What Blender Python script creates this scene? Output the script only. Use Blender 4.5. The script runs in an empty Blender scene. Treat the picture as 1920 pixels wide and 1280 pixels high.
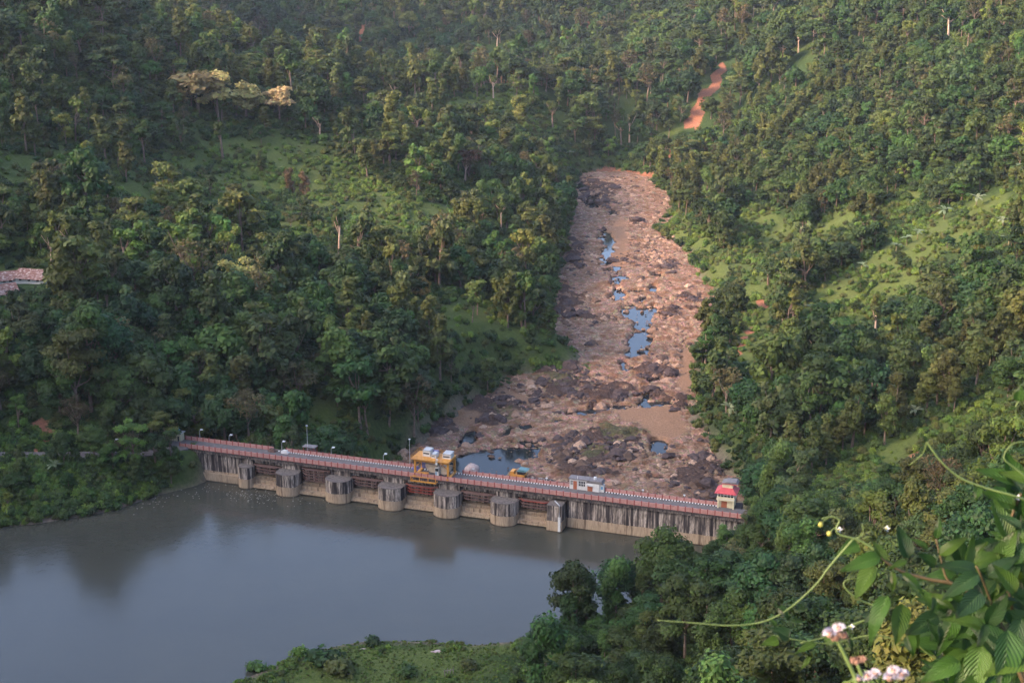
import bpy, math, random
import numpy as np
from mathutils import Vector, Matrix, noise as mnoise

random.seed(7)
rng = np.random.default_rng(11)
scene = bpy.context.scene
COL = scene.collection

# ------------------------------------------------------------------ camera
F = 2667.0
PITCH = math.atan(790 / F)
CH = 150.0
cam_data = bpy.data.cameras.new('camera')
cam = bpy.data.objects.new('camera', cam_data)
COL.objects.link(cam)
cam.location = (0, 0, CH)
cam.rotation_euler = (math.pi / 2 - PITCH, 0, 0)
cam_data.sensor_width = 36
cam_data.lens = F / 1920 * 36
cam_data.clip_start = 0.1
cam_data.clip_end = 12000
cam_data.dof.use_dof = True
cam_data.dof.focus_distance = 380
cam_data.dof.aperture_fstop = 12
scene.camera = cam

# ------------------------------------------------------------------ light
SUN_EL = math.radians(29)
SUN_AZ = math.radians(-112)          # compass: 0 = +Y, clockwise; from the left, a little behind
world = bpy.data.worlds.new('World')
scene.world = world
world.use_nodes = True
wn = world.node_tree.nodes
wl = world.node_tree.links
for nd in list(wn):
    wn.remove(nd)
sky = wn.new('ShaderNodeTexSky')
sky.sky_type = 'NISHITA'
sky.sun_disc = False
sky.sun_elevation = SUN_EL
sky.sun_rotation = SUN_AZ
sky.altitude = 600
sky.air_density = .6
sky.dust_density = 4.5
sky.ozone_density = .2
bg = wn.new('ShaderNodeBackground')
bg.inputs['Strength'].default_value = 0.15
wo = wn.new('ShaderNodeOutputWorld')
wl.new(sky.outputs[0], bg.inputs[0])
wl.new(bg.outputs[0], wo.inputs[0])
sun_data = bpy.data.lights.new('sun', 'SUN')
sun_data.energy = 1.15
sun_data.angle = math.radians(10)
sun_data.color = (1.0, 0.58, 0.34)
sun = bpy.data.objects.new('sun', sun_data)
COL.objects.link(sun)
sdir = Vector((math.sin(SUN_AZ) * math.cos(SUN_EL), math.cos(SUN_AZ) * math.cos(SUN_EL), math.sin(SUN_EL)))
sun.rotation_euler = sdir.to_track_quat('Z', 'Y').to_euler()
sun.location = (0, 0, 300)
scene.view_settings.view_transform = 'Standard'
scene.view_settings.look = 'None'
scene.view_settings.exposure = 2.5
scene.view_settings.gamma = 1.0
scene.view_settings.use_curve_mapping = False
scene.cycles.max_bounces = 5
scene.cycles.diffuse_bounces = 2
scene.cycles.transparent_max_bounces = 4
scene.cycles.volume_bounces = 0

# ------------------------------------------------------------------ pixel helpers (photo is 1920 x 1280)
CP, SP = math.cos(PITCH), math.sin(PITCH)
def ray(px, py):
    dx = (px - 960) / F
    dy = -(py - 640) / F
    return np.array([dx, CP + dy * SP, -SP + dy * CP])
def atz(px, py, z):
    d = ray(px, py)
    return np.array([0, 0, CH]) + d * ((z - CH) / d[2])
def atY(px, py, Y):
    d = ray(px, py)
    return np.array([0, 0, CH]) + d * (Y / d[1])
def project(x, y, z):
    zz = z - CH
    dep = y * CP - zz * SP
    up = y * SP + zz * CP
    dep = np.where(np.abs(dep) < 1e-3, 1e-3, dep)
    return 960 + F * x / dep, 640 - F * up / dep, dep

# ------------------------------------------------------------------ noise
def _hash(ix, iy, seed):
    h = (ix.astype(np.int64) * 374761393 + iy.astype(np.int64) * 668265263 + seed * 1442695041) & 0x7fffffff
    h = ((h ^ (h >> 13)) * 1274126177) & 0x7fffffff
    h = h ^ (h >> 16)
    return (h & 0xffff) / 65535.0
def vnoise(x, y, seed=0):
    x0 = np.floor(x); y0 = np.floor(y)
    fx = x - x0; fy = y - y0
    fx = fx * fx * (3 - 2 * fx); fy = fy * fy * (3 - 2 * fy)
    a = _hash(x0, y0, seed); b = _hash(x0 + 1, y0, seed)
    c = _hash(x0, y0 + 1, seed); d = _hash(x0 + 1, y0 + 1, seed)
    return (a * (1 - fx) + b * fx) * (1 - fy) + (c * (1 - fx) + d * fx) * fy
def fbm(x, y, seed=0, octs=4):
    r = 0; amp = 1; tot = 0
    for o in range(octs):
        r = r + amp * (vnoise(x * 2 ** o, y * 2 ** o, seed + o * 17) - 0.5)
        tot += amp; amp *= 0.5
    return r / tot
def smooth(e0, e1, x):
    t = np.clip((x - e0) / (e1 - e0), 0, 1)
    return t * t * (3 - 2 * t)

# ------------------------------------------------------------------ terrain control points
ctrl = []
def C(px, py, Y):
    p = atY(px, py, Y); ctrl.append((p[0], p[1], p[2]))
def CZ(x, y, z):
    ctrl.append((x, y, z))
for a in [
    # left hill
    (0, 700, 400), (100, 700, 397), (0, 560, 445), (100, 560, 440), (50, 500, 490), (50, 400, 540), (50, 300, 590),
    (50, 200, 640), (50, 100, 710), (50, 0, 800), (250, 120, 780), (250, 200, 720), (200, 0, 950),
    (300, 780, 392), (300, 700, 410), (300, 600, 440), (300, 500, 510), (300, 400, 600), (300, 300, 690), (400, 255, 750),
    (550, 262, 770), (500, 820, 398), (600, 830, 400), (600, 760, 420), (600, 680, 448), (600, 600, 482), (600, 500, 550),
    (600, 400, 645), (600, 330, 730), (700, 250, 850), (900, 300, 850), (900, 200, 1000), (1050, 180, 1060),
    (800, 780, 425), (800, 700, 455), (800, 600, 500), (800, 500, 580), (800, 400, 680), (880, 600, 530), (960, 600, 560),
    (1000, 500, 650), (1000, 400, 780), (1050, 320, 930), (720, 820, 405),
    # head of the valley
    (1150, 300, 1000), (1150, 250, 1050), (1150, 180, 1130), (1130, 90, 1450), (1130, 0, 1800),
    # far mountain
    (400, 170, 1250), (400, 100, 1400), (400, 0, 1560), (700, 150, 1400), (700, 50, 1530), (700, 0, 1620), (950, 110, 1450), (950, 0, 1650),
    # right mountain
    (1400, 680, 505), (1500, 700, 470), (1600, 700, 450), (1750, 700, 430), (1900, 700, 400), (1380, 500, 690), (1500, 500, 640),
    (1700, 500, 580), (1900, 500, 520), (1350, 400, 830), (1400, 300, 950), (1600, 300, 830), (1900, 300, 700), (1300, 200, 1080),
    (1400, 100, 1150), (1600, 100, 1020), (1900, 100, 880), (1400, 0, 1320), (1600, 0, 1150), (1900, 0, 1000), (1250, 100, 1300),
    (1900, 790, 368), (1780, 830, 368), (1650, 870, 370), (1500, 850, 392), (1400, 850, 400), (1500, 780, 420),
    # near right slope
    (1420, 985, 305), (1500, 950, 312), (1700, 950, 290), (1900, 900, 300), (1900, 1000, 250), (1700, 1050, 250), (1500, 1050, 272),
    (1330, 1100, 288), (1300, 1150, 275), (1300, 1280, 240), (1500, 1280, 210), (1700, 1280, 180), (1900, 1280, 150),
    (1900, 1150, 190), (1500, 1150, 245), (1080, 1280, 252), (700, 1280, 254),
]:
    C(*a)
for a in [(-130, 345, 2), (-200, 350, 6), (-260, 380, 25), (-120, 372, 9), (-170, 374, 12),
          (-330, 600, 85), (-450, 800, 150), (-600, 1000, 210), (-500, 1200, 300), (-700, 700, 230), (-600, 400, 250), (-450, 300, 260),
          (-380, 180, 300), (-450, 20, 350), (-700, 100, 420), (-240, 260, 30), (-300, 360, 60), (-900, 400, 380), (-900, -100, 360), (-300, 40, 110),  # unseen mountain on the left, raised to shade the dam and lower river
          (-100, 150, 25), (-180, 190, 25), (0, 180, 12), (0, 120, 60), (0, 60, 112), (0, 25, 133), (0, 0, 147.2), (0, -60, 160),
          (60, 150, 62), (60, 80, 98), (60, 30, 132), (60, 0, 148), (4, 5, 146.0), (-60, 40, 112), (-80, 0, 135), (150, 50, 135), (160, 100, 105), (150, -60, 175),
          (300, 150, 140), (260, 250, 90), (300, 400, 100), (350, 600, 130), (450, 800, 190), (600, 1000, 280), (700, 700, 300),
          (600, 400, 230), (600, 100, 260), (-300, -100, 170), (300, -100, 230),
          (-300, 2200, 200), (0, 2300, 150), (200, 2300, 150), (-600, 1800, 300), (-900, 1400, 420), (500, 1700, 260), (800, 1400, 380),
          (-900, 2600, 330), (0, 3000, 240), (900, 2600, 320), (1300, 1500, 420), (-1400, 1500, 420), (-1400, 300, 420), (1300, 300, 400),
          (1400, 3000, 380), (-1400, 3000, 380), (1300, -200, 380), (-1400, -200, 380), (0, 1500, 30)]:
    CZ(*a)
ctrl = np.array(ctrl)
_cx = ctrl[:, :2] / 200.0
def _tps_k(r2):
    return 0.5 * r2 * np.log(np.maximum(r2, 1e-12))
_n = len(ctrl)
_K = _tps_k(((_cx[:, None] - _cx[None]) ** 2).sum(-1)) + np.eye(_n) * 0.004
_Pm = np.hstack([np.ones((_n, 1)), _cx])
_A = np.zeros((_n + 3, _n + 3)); _A[:_n, :_n] = _K; _A[:_n, _n:] = _Pm; _A[_n:, :_n] = _Pm.T
_w = np.linalg.solve(_A, np.concatenate([ctrl[:, 2], np.zeros(3)]))
def tps(x, y):
    x = np.asarray(x, float).ravel() / 200; y = np.asarray(y, float).ravel() / 200
    out = np.empty_like(x)
    for i in range(0, len(x), 20000):
        xs = x[i:i + 20000]; ys = y[i:i + 20000]
        r2 = (xs[:, None] - _cx[None, :, 0]) ** 2 + (ys[:, None] - _cx[None, :, 1]) ** 2
        out[i:i + 20000] = _tps_k(r2) @ _w[:_n] + _w[_n] + _w[_n + 1] * xs + _w[_n + 2] * ys
    return out

# ------------------------------------------------------------------ dam frame
DA = atz(346, 838, 9.0); DB = atz(1370, 968, 9.0)
DL = float(np.hypot(*(DB - DA)[:2]))
DU = (DB - DA)[:2] / DL
DN = np.array([DU[1], -DU[0]])          # towards the reservoir and the camera
DROT = math.atan2(DU[1], DU[0])
def W(s, t, z=0.0):
    return Vector((DA[0] + DU[0] * s + DN[0] * t, DA[1] + DU[1] * s + DN[1] * t, z))

# ------------------------------------------------------------------ shoreline and river polygons (world xy)
def poly(pts, z):
    return np.array([atz(px, py, z)[:2] for px, py in pts])
LAKE = np.vstack([
    poly([(0, 988), (60, 983), (150, 969), (220, 955), (280, 934), (330, 912), (352, 897)], 0),
    [W(2, -3)[:2], W(DL + 2, -3)[:2]],
    poly([(1310, 1012), (1325, 1045), (1300, 1072), (1240, 1098), (1195, 1115), (1120, 1160), (1060, 1190), (990, 1204), (945, 1203), (880, 1207), (800, 1201),
          (720, 1197), (640, 1208), (560, 1228), (480, 1262), (430, 1285), (380, 1320)], 0),
    [(-75, 225), (-130, 215), (-220, 225), (-320, 260), (-330, 320), (-220, 350), (-150, 344)],
])
def bed_level(y):
    return np.interp(y, [300, 400, 560, 850, 1050], [-13.5, -14, -17, -21, -23])
def at_bed(px, py):
    z = -16.0
    for _ in range(8):
        p = atz(px, py, z); z = float(bed_level(p[1]))
    return p
LB = [(1092, 326), (1078, 350), (1082, 380), (1072, 430), (1062, 480), (1052, 530), (1040, 590), (1032, 640), (1095, 668), (1085, 690), (1020, 706), (960, 712), (935, 735),
      (880, 765), (830, 800), (795, 832), (755, 868)]
RB = [(1150, 320), (1215, 338), (1262, 378), (1225, 430), (1290, 480), (1310, 530), (1338, 570), (1318, 620), (1298, 680), (1286, 740), (1292, 790),
      (1322, 830), (1348, 870), (1385, 925)]
RIV = np.array([at_bed(*p)[:2] for p in LB] + [W(40, -14)[:2], W(DL - 4, -9)[:2]] + [at_bed(*p)[:2] for p in RB[::-1]])
def sdist(x, y, P):
    """signed distance to polygon, negative inside"""
    x = np.asarray(x, float); y = np.asarray(y, float)
    best = np.full(x.shape, 1e18); inside = np.zeros(x.shape, bool)
    for i in range(len(P)):
        ax, ay = P[i]; bx, by = P[(i + 1) % len(P)]
        ex, ey = bx - ax, by - ay
        t = np.clip(((x - ax) * ex + (y - ay) * ey) / (ex * ex + ey * ey + 1e-12), 0, 1)
        best = np.minimum(best, (x - ax - t * ex) ** 2 + (y - ay - t * ey) ** 2)
        c = ((ay > y) != (by > y)) & (x < (bx - ax) * (y - ay) / (by - ay + 1e-12) + ax)
        inside ^= c
    d = np.sqrt(best)
    return np.where(inside, -d, d)
def raw_height(x, y):
    x = np.asarray(x, float); y = np.asarray(y, float); sh = x.shape
    x = x.ravel(); y = y.ravel()
    b = tps(x, y)
    far = smooth(300, 1200, y)
    b = b + fbm(x / 90, y / 90, 5) * (9 + 26 * far) * smooth(40, 160, np.hypot(x, y)) + fbm(x / 22, y / 22, 9) * 2.2
    dr = sdist(x, y, RIV) + fbm(x / 20, y / 20, 21) * 12
    bl = bed_level(y)
    dm = (x - DA[0]) * DN[0] + (y - DA[1]) * DN[1]        # >0 on the lake side of the dam
    b2 = np.maximum(b, bl + np.clip(dr * 0.45, 0, 7))
    hr = bl + (b2 - bl) * smooth(0, 16, dr)
    b = np.where(dm < -2, np.where(dr < 0, bl - 1.6, hr), b)
    dl = sdist(x, y, LAKE)
    wob = dl + fbm(x / 9, y / 9, 31) * 1.6
    bk = np.maximum(b, 0.5)
    hl = 0.9 * smooth(0, 1.5, wob) - 0.25 + (bk - 0.65) * smooth(0.5, 14, wob)
    out = np.where(wob > 0, np.where(dm > -2, hl, b), np.maximum(-0.25 + wob * 0.35, -6))
    # spit stays low
    return out.reshape(sh)
_raw0 = raw_height
ROAD = [atz(a, b, 9.15)[:2] for a, b in ((-320, 850), (-120, 853), (0, 853), (120, 853), (230, 851), (300, 846), (338, 838))] + [W(-4, -3.4)[:2]]
def road_dist(x, y):
    best = np.full(np.shape(x), 1e9)
    for (ax, ay), (bx_, by_) in zip(ROAD[:-1], ROAD[1:]):
        ex, ey = bx_ - ax, by_ - ay
        t = np.clip(((x - ax) * ex + (y - ay) * ey) / (ex * ex + ey * ey), 0, 1)
        best = np.minimum(best, np.hypot(x - ax - t * ex, y - ay - t * ey))
    return best
def raw_height(x, y):
    x = np.asarray(x, float); y = np.asarray(y, float); h = _raw0(x, y)
    d = road_dist(x, y)
    dl = sdist(x.ravel(), y.ravel(), LAKE).reshape(x.shape)
    left = (x < -60) & (y < 385) & (y > 320) & (dl > 0)
    prom = np.where(left, np.maximum(h, np.minimum(8.4, dl * .55) * (1 - smooth(22, 34, d))), h)
    return prom + (8.95 - prom) * (1 - smooth(3.2, 9, d))
# height table for fast lookups
HX = np.arange(-760, 761, 3.0); HY = np.arange(-60, 2401, 3.0)
_gx, _gy = np.meshgrid(HX, HY)
HT = raw_height(_gx, _gy)
def H(x, y):
    x = np.asarray(x, float); y = np.asarray(y, float)
    fx = np.clip((x - HX[0]) / 3.0, 0, len(HX) - 1.001); fy = np.clip((y - HY[0]) / 3.0, 0, len(HY) - 1.001)
    ix = fx.astype(int); iy = fy.astype(int); fx = fx - ix; fy = fy - iy
    return (HT[iy, ix] * (1 - fx) + HT[iy, ix + 1] * fx) * (1 - fy) + (HT[iy + 1, ix] * (1 - fx) + HT[iy + 1, ix + 1] * fx) * fy
def hit(px, py, lift=0.0):
    """first ground point under pixel"""
    d = ray(px, py); d = d / d[1]
    Y = np.concatenate([np.arange(60, 1000, 1.0), np.arange(1000, 2390, 3.0)])
    X = d[0] * Y; Z = CH + d[2] * Y
    k = np.argmax(Z < H(X, Y) + lift)
    return Vector((X[k], Y[k], float(H(X[k], Y[k]))))

def lake_dist(x, y):
    d = sdist(x, y, LAKE); h = H(x, y)
    return np.where((x < -80) & (y > 335) & (y < 385), np.maximum(d, (h - .25) * 1.6), d)
# ------------------------------------------------------------------ areas marked on the ground (px ellipses: cx, cy, rx, ry, angle)
GRASS = [(480, 285, 130, 28, 0), (560, 325, 130, 38, 0), (650, 365, 130, 38, 10), (420, 350, 90, 24, 0), (800, 395, 60, 16, 0), (15, 315, 60, 28, 0), (135, 300, 30, 15, 0), (880, 592, 62, 42, -20),
         (600, 800, 30, 90, 15), (900, 188, 110, 12, -8), (1030, 232, 50, 14, -20), (1430, 425, 70, 38, 0), (1370, 500, 70, 30, -20), (1420, 560, 30, 50, 0),
         (1410, 640, 36, 55, 10), (1330, 520, 30, 45, 30), (1620, 540, 150, 50, -30), (1740, 450, 120, 40, -25), (1860, 400, 70, 40, -15), (1700, 840, 190, 26, -26),
         (1850, 800, 90, 30, -30), (1590, 905, 110, 20, -10), (680, 1250, 250, 50, 0), (870, 1212, 120, 10, 0),
         (1040, 668, 75, 20, 0), (1120, 690, 10, 6, 0), (1290, 440, 60, 26, 35), (330, 310, 60, 16, 0), (260, 355, 60, 16, 0),
         (740, 420, 60, 20, 0), (560, 430, 60, 18, 0), (660, 210, 40, 14, 0), (1060, 300, 40, 14, 0), (1700, 380, 60, 16, -20), (1560, 420, 60, 16, -20)]
SOIL = [(1302, 230, 15, 14, 0), (1310, 208, 14, 24, 24), (1325, 176, 11, 28, 26), (1345, 142, 7, 28, 28), (1256, 290, 5, 20, 20), (546, 123, 7, 14, 0), (676, 62, 4, 14, 0), (1140, 325, 30, 10, 0), (1190, 333, 34, 10, 0), (1105, 45, 7, 6, 0),
        (77, 815, 15, 34, 5),  (1442, 486, 30, 4, 12), (1428, 572, 16, 5, 35), (1385, 655, 4, 26, 20), (1408, 690, 4, 20, -20), (1405, 622, 4, 18, 40),
        (1700, 862, 40, 4, -30), (500, 770, 4, 14, -30), (960, 742, 34, 9, 15)]
def in_areas(px, py, L, grow=1.0):
    m = np.zeros(np.shape(px))
    for cx, cy, rx, ry, a in L:
        a = math.radians(a); dx = px - cx; dy = py - cy
        u = (dx * math.cos(a) + dy * math.sin(a)) / (rx * grow); v = (-dx * math.sin(a) + dy * math.cos(a)) / (ry * grow)
        m = np.maximum(m, 1 - smooth(0.75, 1.1, np.sqrt(u * u + v * v)))
    return m

# ------------------------------------------------------------------ materials
def mat(name, build=None, color=(.5, .5, .5), rough=.8, spec=.3, metal=0):
    m = bpy.data.materials.new(name); m.use_nodes = True
    nt = m.node_tree; b = nt.nodes['Principled BSDF']
    b.inputs['Base Color'].default_value = (*color, 1); b.inputs['Roughness'].default_value = rough
    b.inputs['Specular IOR Level'].default_value = spec; b.inputs['Metallic'].default_value = metal
    if build: build(nt, b)
    return m
def nn(nt, t, **kw):
    n = nt.nodes.new(t)
    for k, v in kw.items():
        if k in n.inputs: n.inputs[k].default_value = v
        else: setattr(n, k, v)
    return n
def noise_tex(nt, scale, detail=4, vec=None, rough=.55):
    n = nn(nt, 'ShaderNodeTexNoise', Scale=scale, Detail=detail, Roughness=rough)
    if vec is not None: nt.links.new(vec, n.inputs['Vector'])
    return n.outputs['Fac']
def ramp(nt, fac, stops):
    r = nt.nodes.new('ShaderNodeValToRGB'); e = r.color_ramp.elements
    while len(e) < len(stops): e.new(.5)
    for i, (p, c) in enumerate(stops):
        e[i].position = p; e[i].color = (*c, 1) if len(c) == 3 else c
    nt.links.new(fac, r.inputs['Fac']); return r.outputs['Color']
def mix(nt, fac, a, b, mode='MIX'):
    m = nt.nodes.new('ShaderNodeMix'); m.data_type = 'RGBA'; m.blend_type = mode
    for sock, v in ((m.inputs[0], fac), (m.inputs[6], a), (m.inputs[7], b)):
        if isinstance(v, (int, float)): sock.default_value = v
        elif isinstance(v, tuple): sock.default_value = (*v, 1)
        else: nt.links.new(v, sock)
    return m.outputs[2]
def math_n(nt, op, a, b=0.0, clamp=False):
    m = nt.nodes.new('ShaderNodeMath'); m.operation = op; m.use_clamp = clamp
    for s, v in ((m.inputs[0], a), (m.inputs[1], b)):
        if isinstance(v, (int, float)): s.default_value = v
        else: nt.links.new(v, s)
    return m.outputs[0]
def bump(nt, b, fac, dist, strength=1.0):
    n = nn(nt, 'ShaderNodeBump', Strength=strength, Distance=dist)
    nt.links.new(fac, n.inputs['Height']); nt.links.new(n.outputs[0], b.inputs['Normal'])
def pos(nt):
    return nt.nodes.new('ShaderNodeNewGeometry').outputs['Position']
def mapping(nt, vec, scale):
    m = nn(nt, 'ShaderNodeMapping'); m.inputs['Scale'].default_value = scale
    nt.links.new(vec, m.inputs['Vector']); return m.outputs[0]
def attr(nt, name):
    a = nt.nodes.new('ShaderNodeAttribute'); a.attribute_name = name; return a

def b_ground(nt, b):
    P = pos(nt)
    n1 = noise_tex(nt, .08, 5, P); n2 = noise_tex(nt, .9, 5, P, .7)
    under = ramp(nt, n2, [(.25, (.016, .030, .010)), (.5, (.030, .055, .017)), (.75, (.060, .090, .028))])
    grass = ramp(nt, n2, [(.3, (.036, .058, .015)), (.5, (.085, .128, .027)), (.7, (.135, .170, .045))])
    grass = mix(nt, n1, grass, (.075, .09, .030))
    soil = ramp(nt, n2, [(.2, (.12, .055, .035)), (.6, (.31, .135, .08)), (.9, (.42, .24, .15))])
    bank = ramp(nt, n2, [(.2, (.07, .055, .045)), (.6, (.19, .145, .11)), (.9, (.30, .24, .18))])
    g = mix(nt, attr(nt, 'grass').outputs['Fac'], under, grass)
    g = mix(nt, attr(nt, 'bank').outputs['Fac'], g, bank)
    s = math_n(nt, 'MULTIPLY', math_n(nt, 'SUBTRACT', math_n(nt, 'ADD', attr(nt, 'soil').outputs['Fac'], n2), .75), 4.0, True)
    g = mix(nt, s, g, soil)
    nt.links.new(g, b.inputs['Base Color']); bump(nt, b, n2, .7)
M_ground = mat('hillside_ground', b_ground, rough=.95, spec=.1)

def b_bed(nt, b):
    P = pos(nt)
    v = nn(nt, 'ShaderNodeTexVoronoi', Scale=.85); nt.links.new(P, v.inputs['Vector'])
    v2 = nn(nt, 'ShaderNodeTexVoronoi', Scale=2.6); nt.links.new(P, v2.inputs['Vector'])
    n1 = noise_tex(nt, .045, 5, P); n2 = noise_tex(nt, 1.6, 6, P, .7); n3 = noise_tex(nt, .2, 5, P, .65)
    st = ramp(nt, n2, [(.34, (.045, .029, .020)), (.5, (.21, .135, .09)), (.66, (.46, .325, .235))])
    st = mix(nt, .55, st, v.outputs['Color'], 'OVERLAY')
    hs = nn(nt, 'ShaderNodeHueSaturation', Saturation=.55); nt.links.new(st, hs.inputs['Color']); st = hs.outputs[0]
    st = mix(nt, .2, st, (.24, .16, .115), 'MIX')
    st = mix(nt, ramp(nt, v2.outputs['Distance'], [(0.0, (0, 0, 0)), (.55, (1, 1, 1))]), mix(nt, .35, st, (.45, .35, .28)), st)
    brown = ramp(nt, n2, [(.2, (.05, .03, .018)), (.55, (.14, .08, .045)), (.8, (.24, .15, .09))])
    st = mix(nt, ramp(nt, n3, [(.44, (0, 0, 0)), (.60, (.85, .85, .85))]), st, brown)
    dk = ramp(nt, n2, [(.2, (.022, .016, .016)), (.55, (.065, .047, .042)), (.75, (.20, .145, .115))])
    d = math_n(nt, 'MULTIPLY', math_n(nt, 'SUBTRACT', math_n(nt, 'ADD', math_n(nt, 'ADD', attr(nt, 'dark').outputs['Fac'], n3), math_n(nt, 'MULTIPLY', n2, .7)), 1.15), 3.0, True)
    st = mix(nt, d, st, dk)
    st = mix(nt, attr(nt, 'sand').outputs['Fac'], st, ramp(nt, n2, [(.3, (.15, .10, .07)), (.5, (.22, .155, .11)), (.75, (.32, .235, .175))]))
    g = math_n(nt, 'MULTIPLY', math_n(nt, 'SUBTRACT', math_n(nt, 'ADD', math_n(nt, 'MULTIPLY', attr(nt, 'grass').outputs['Fac'], .6), math_n(nt, 'MULTIPLY', n2, 1.0)), .95), 4.0, True)
    st = mix(nt, g, st, ramp(nt, n2, [(.3, (.035, .05, .02)), (.7, (.10, .12, .05))]))
    st = mix(nt, 1.0, st, (1.10, .93, .78), 'MULTIPLY')
    nt.links.new(st, b.inputs['Base Color'])
    bump(nt, b, math_n(nt, 'ADD', n2, math_n(nt, 'MULTIPLY', v.outputs['Distance'], math_n(nt, 'SUBTRACT', .8, attr(nt, 'sand').outputs['Fac'], True))), .55)
M_bed = mat('river_bed_stones', b_bed, rough=.9, spec=.2)

def b_rock(nt, b):
    P = pos(nt); oi = nt.nodes.new('ShaderNodeObjectInfo')
    n = noise_tex(nt, 1.4, 6, P, .7)
    lo = ramp(nt, oi.outputs['Random'], [(0, (.085, .055, .040)), (.35, (.17, .105, .068)), (.7, (.29, .18, .12)), (1, (.45, .32, .23))])
    c = mix(nt, ramp(nt, n, [(.3, (.4, .4, .4)), (.6, (1, 1, 1))]), (.04, .03, .028), lo)
    nt.links.new(c, b.inputs['Base Color']); bump(nt, b, n, .3)
M_rock = mat('weathered_stone', b_rock, rough=.85)
def b_rockd(nt, b):
    n = noise_tex(nt, 1.2, 6, pos(nt), .7)
    nt.links.new(ramp(nt, n, [(.3, (.022, .016, .018)), (.55, (.065, .045, .042)), (.8, (.17, .12, .10))]), b.inputs['Base Color']); bump(nt, b, n, .35)
M_rockd = mat('dark_wet_stone', b_rockd, rough=.8)
def b_bould(nt, b):
    n = noise_tex(nt, 1.1, 6, pos(nt), .7)
    nt.links.new(ramp(nt, n, [(.3, (.17, .12, .11)), (.5, (.38, .30, .28)), (.8, (.5, .43, .40))]), b.inputs['Base Color'])
M_bould = mat('pale_grey_stone', b_bould, rough=.85)

def b_conc(nt, b):
    P = pos(nt)
    streak = noise_tex(nt, 1.0, 5, mapping(nt, P, (1.25, 1.25, .07)), .6)
    fine = noise_tex(nt, 1.0, 6, mapping(nt, P, (3.5, 3.5, .5)), .7)
    blot = noise_tex(nt, .35, 4, P)
    col = ramp(nt, streak, [(.36, (.022, .019, .020)), (.44, (.065, .053, .050)), (.52, (.33, .27, .22)), (.62, (.56, .47, .39))])
    col = mix(nt, ramp(nt, fine, [(.42, (0, 0, 0)), (.60, (.85, .85, .85))]), col, (.05, .041, .040))
    sp0 = nt.nodes.new('ShaderNodeSeparateXYZ'); nt.links.new(P, sp0.inputs[0])
    topd = math_n(nt, 'MULTIPLY', math_n(nt, 'SUBTRACT', math_n(nt, 'ADD', sp0.outputs[2], math_n(nt, 'MULTIPLY', streak, 4.0)), 9.6), .8, True)
    col = mix(nt, topd, col, (.045, .037, .036))
    sep = nt.nodes.new('ShaderNodeSeparateXYZ'); nt.links.new(P, sep.inputs[0])
    tanc = ramp(nt, fine, [(.3, (.24, .17, .11)), (.55, (.41, .305, .205)), (.8, (.52, .41, .29))])
    tanc = mix(nt, ramp(nt, streak, [(.36, (.7, .7, .7)), (.46, (0, 0, 0))]), tanc, (.09, .06, .042))
    low = math_n(nt, 'MULTIPLY', math_n(nt, 'SUBTRACT', 3.15, math_n(nt, 'ADD', sep.outputs[2], math_n(nt, 'MULTIPLY', blot, .5))), 8.0, True)
    wet = math_n(nt, 'MULTIPLY', math_n(nt, 'SUBTRACT', .35, sep.outputs[2]), 4.0, True)
    col = mix(nt, low, col, tanc)
    col = mix(nt, wet, col, (.045, .032, .022))
    nt.links.new(col, b.inputs['Base Color']); bump(nt, b, fine, .12)
M_conc = mat('stained_concrete', b_conc, rough=.92, spec=.15)
def b_top(nt, b):
    n = noise_tex(nt, 1.5, 6, pos(nt), .7)
    nt.links.new(ramp(nt, n, [(.3, (.055, .046, .042)), (.7, (.19, .16, .14))]), b.inputs['Base Color'])
M_conctop = mat('mossy_concrete_top', b_top, rough=.95)
def simple(name, c1, c2, scale=2.0, rough=.7, spec=.3, metal=0):
    def f(nt, b):
        n = noise_tex(nt, scale, 5, pos(nt), .65)
        nt.links.new(ramp(nt, n, [(.3, c1), (.7, c2)]), b.inputs['Base Color'])
    return mat(name, f, rough=rough, spec=spec, metal=metal)
M_asph = simple('road_asphalt', (.085, .078, .078), (.15, .135, .13), .8, .95)
M_panel = simple('faded_pink_red_paint', (.36, .165, .14), (.50, .27, .235), 1.2)
M_post = simple('red_paint', (.19, .045, .038), (.30, .08, .065), 3)
M_rail = simple('rusty_steel', (.085, .048, .042), (.19, .115, .095), 2.5)
M_railred = simple('red_oxide_steel', (.17, .035, .025), (.30, .07, .05), 2.5)
M_yel = simple('orange_yellow_paint', (.40, .17, .035), (.62, .30, .06), 1.4, .55)
M_white = simple('white_paint', (.50, .49, .46), (.68, .67, .64), .8)
M_cream = simple('cream_paint', (.55, .48, .30), (.70, .63, .43), 1.0)
M_tanp = simple('tan_painted_steel', (.42, .32, .22), (.62, .50, .38), 1.5, .6)
M_door = simple('red_brown_door_paint', (.28, .085, .04), (.38, .13, .07), 2)
M_dark = simple('dark_void_glass', (.012, .014, .018), (.03, .034, .04), 1, .15, .5)
M_redroof = simple('red_roof_sheet', (.38, .05, .06), (.52, .09, .09), 1.2, .5)
M_greyroof = simple('weathered_grey_roof', (.11, .10, .10), (.21, .19, .185), 1.5)
M_blue = simple('blue_plastic', (.06, .20, .36), (.12, .32, .48), 2, .5)
M_tarp = simple('blue_purple_tarp', (.10, .10, .24), (.2, .19, .36), 2, .7)
M_steel = simple('galvanised_pole', (.30, .31, .31), (.42, .43, .43), 3, .5)
M_lampw = simple('white_lamp_housing', (.50, .52, .53), (.62, .64, .65), 3, .4)
M_bark = simple('tree_bark', (.10, .072, .052), (.22, .165, .13), 1.5, .95, .1)
M_barkp = simple('pale_bark', (.32, .22, .16), (.50, .38, .29), 1.2, .95, .1)
M_wood = simple('grey_timber', (.16, .14, .12), (.3, .27, .24), 2)
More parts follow.
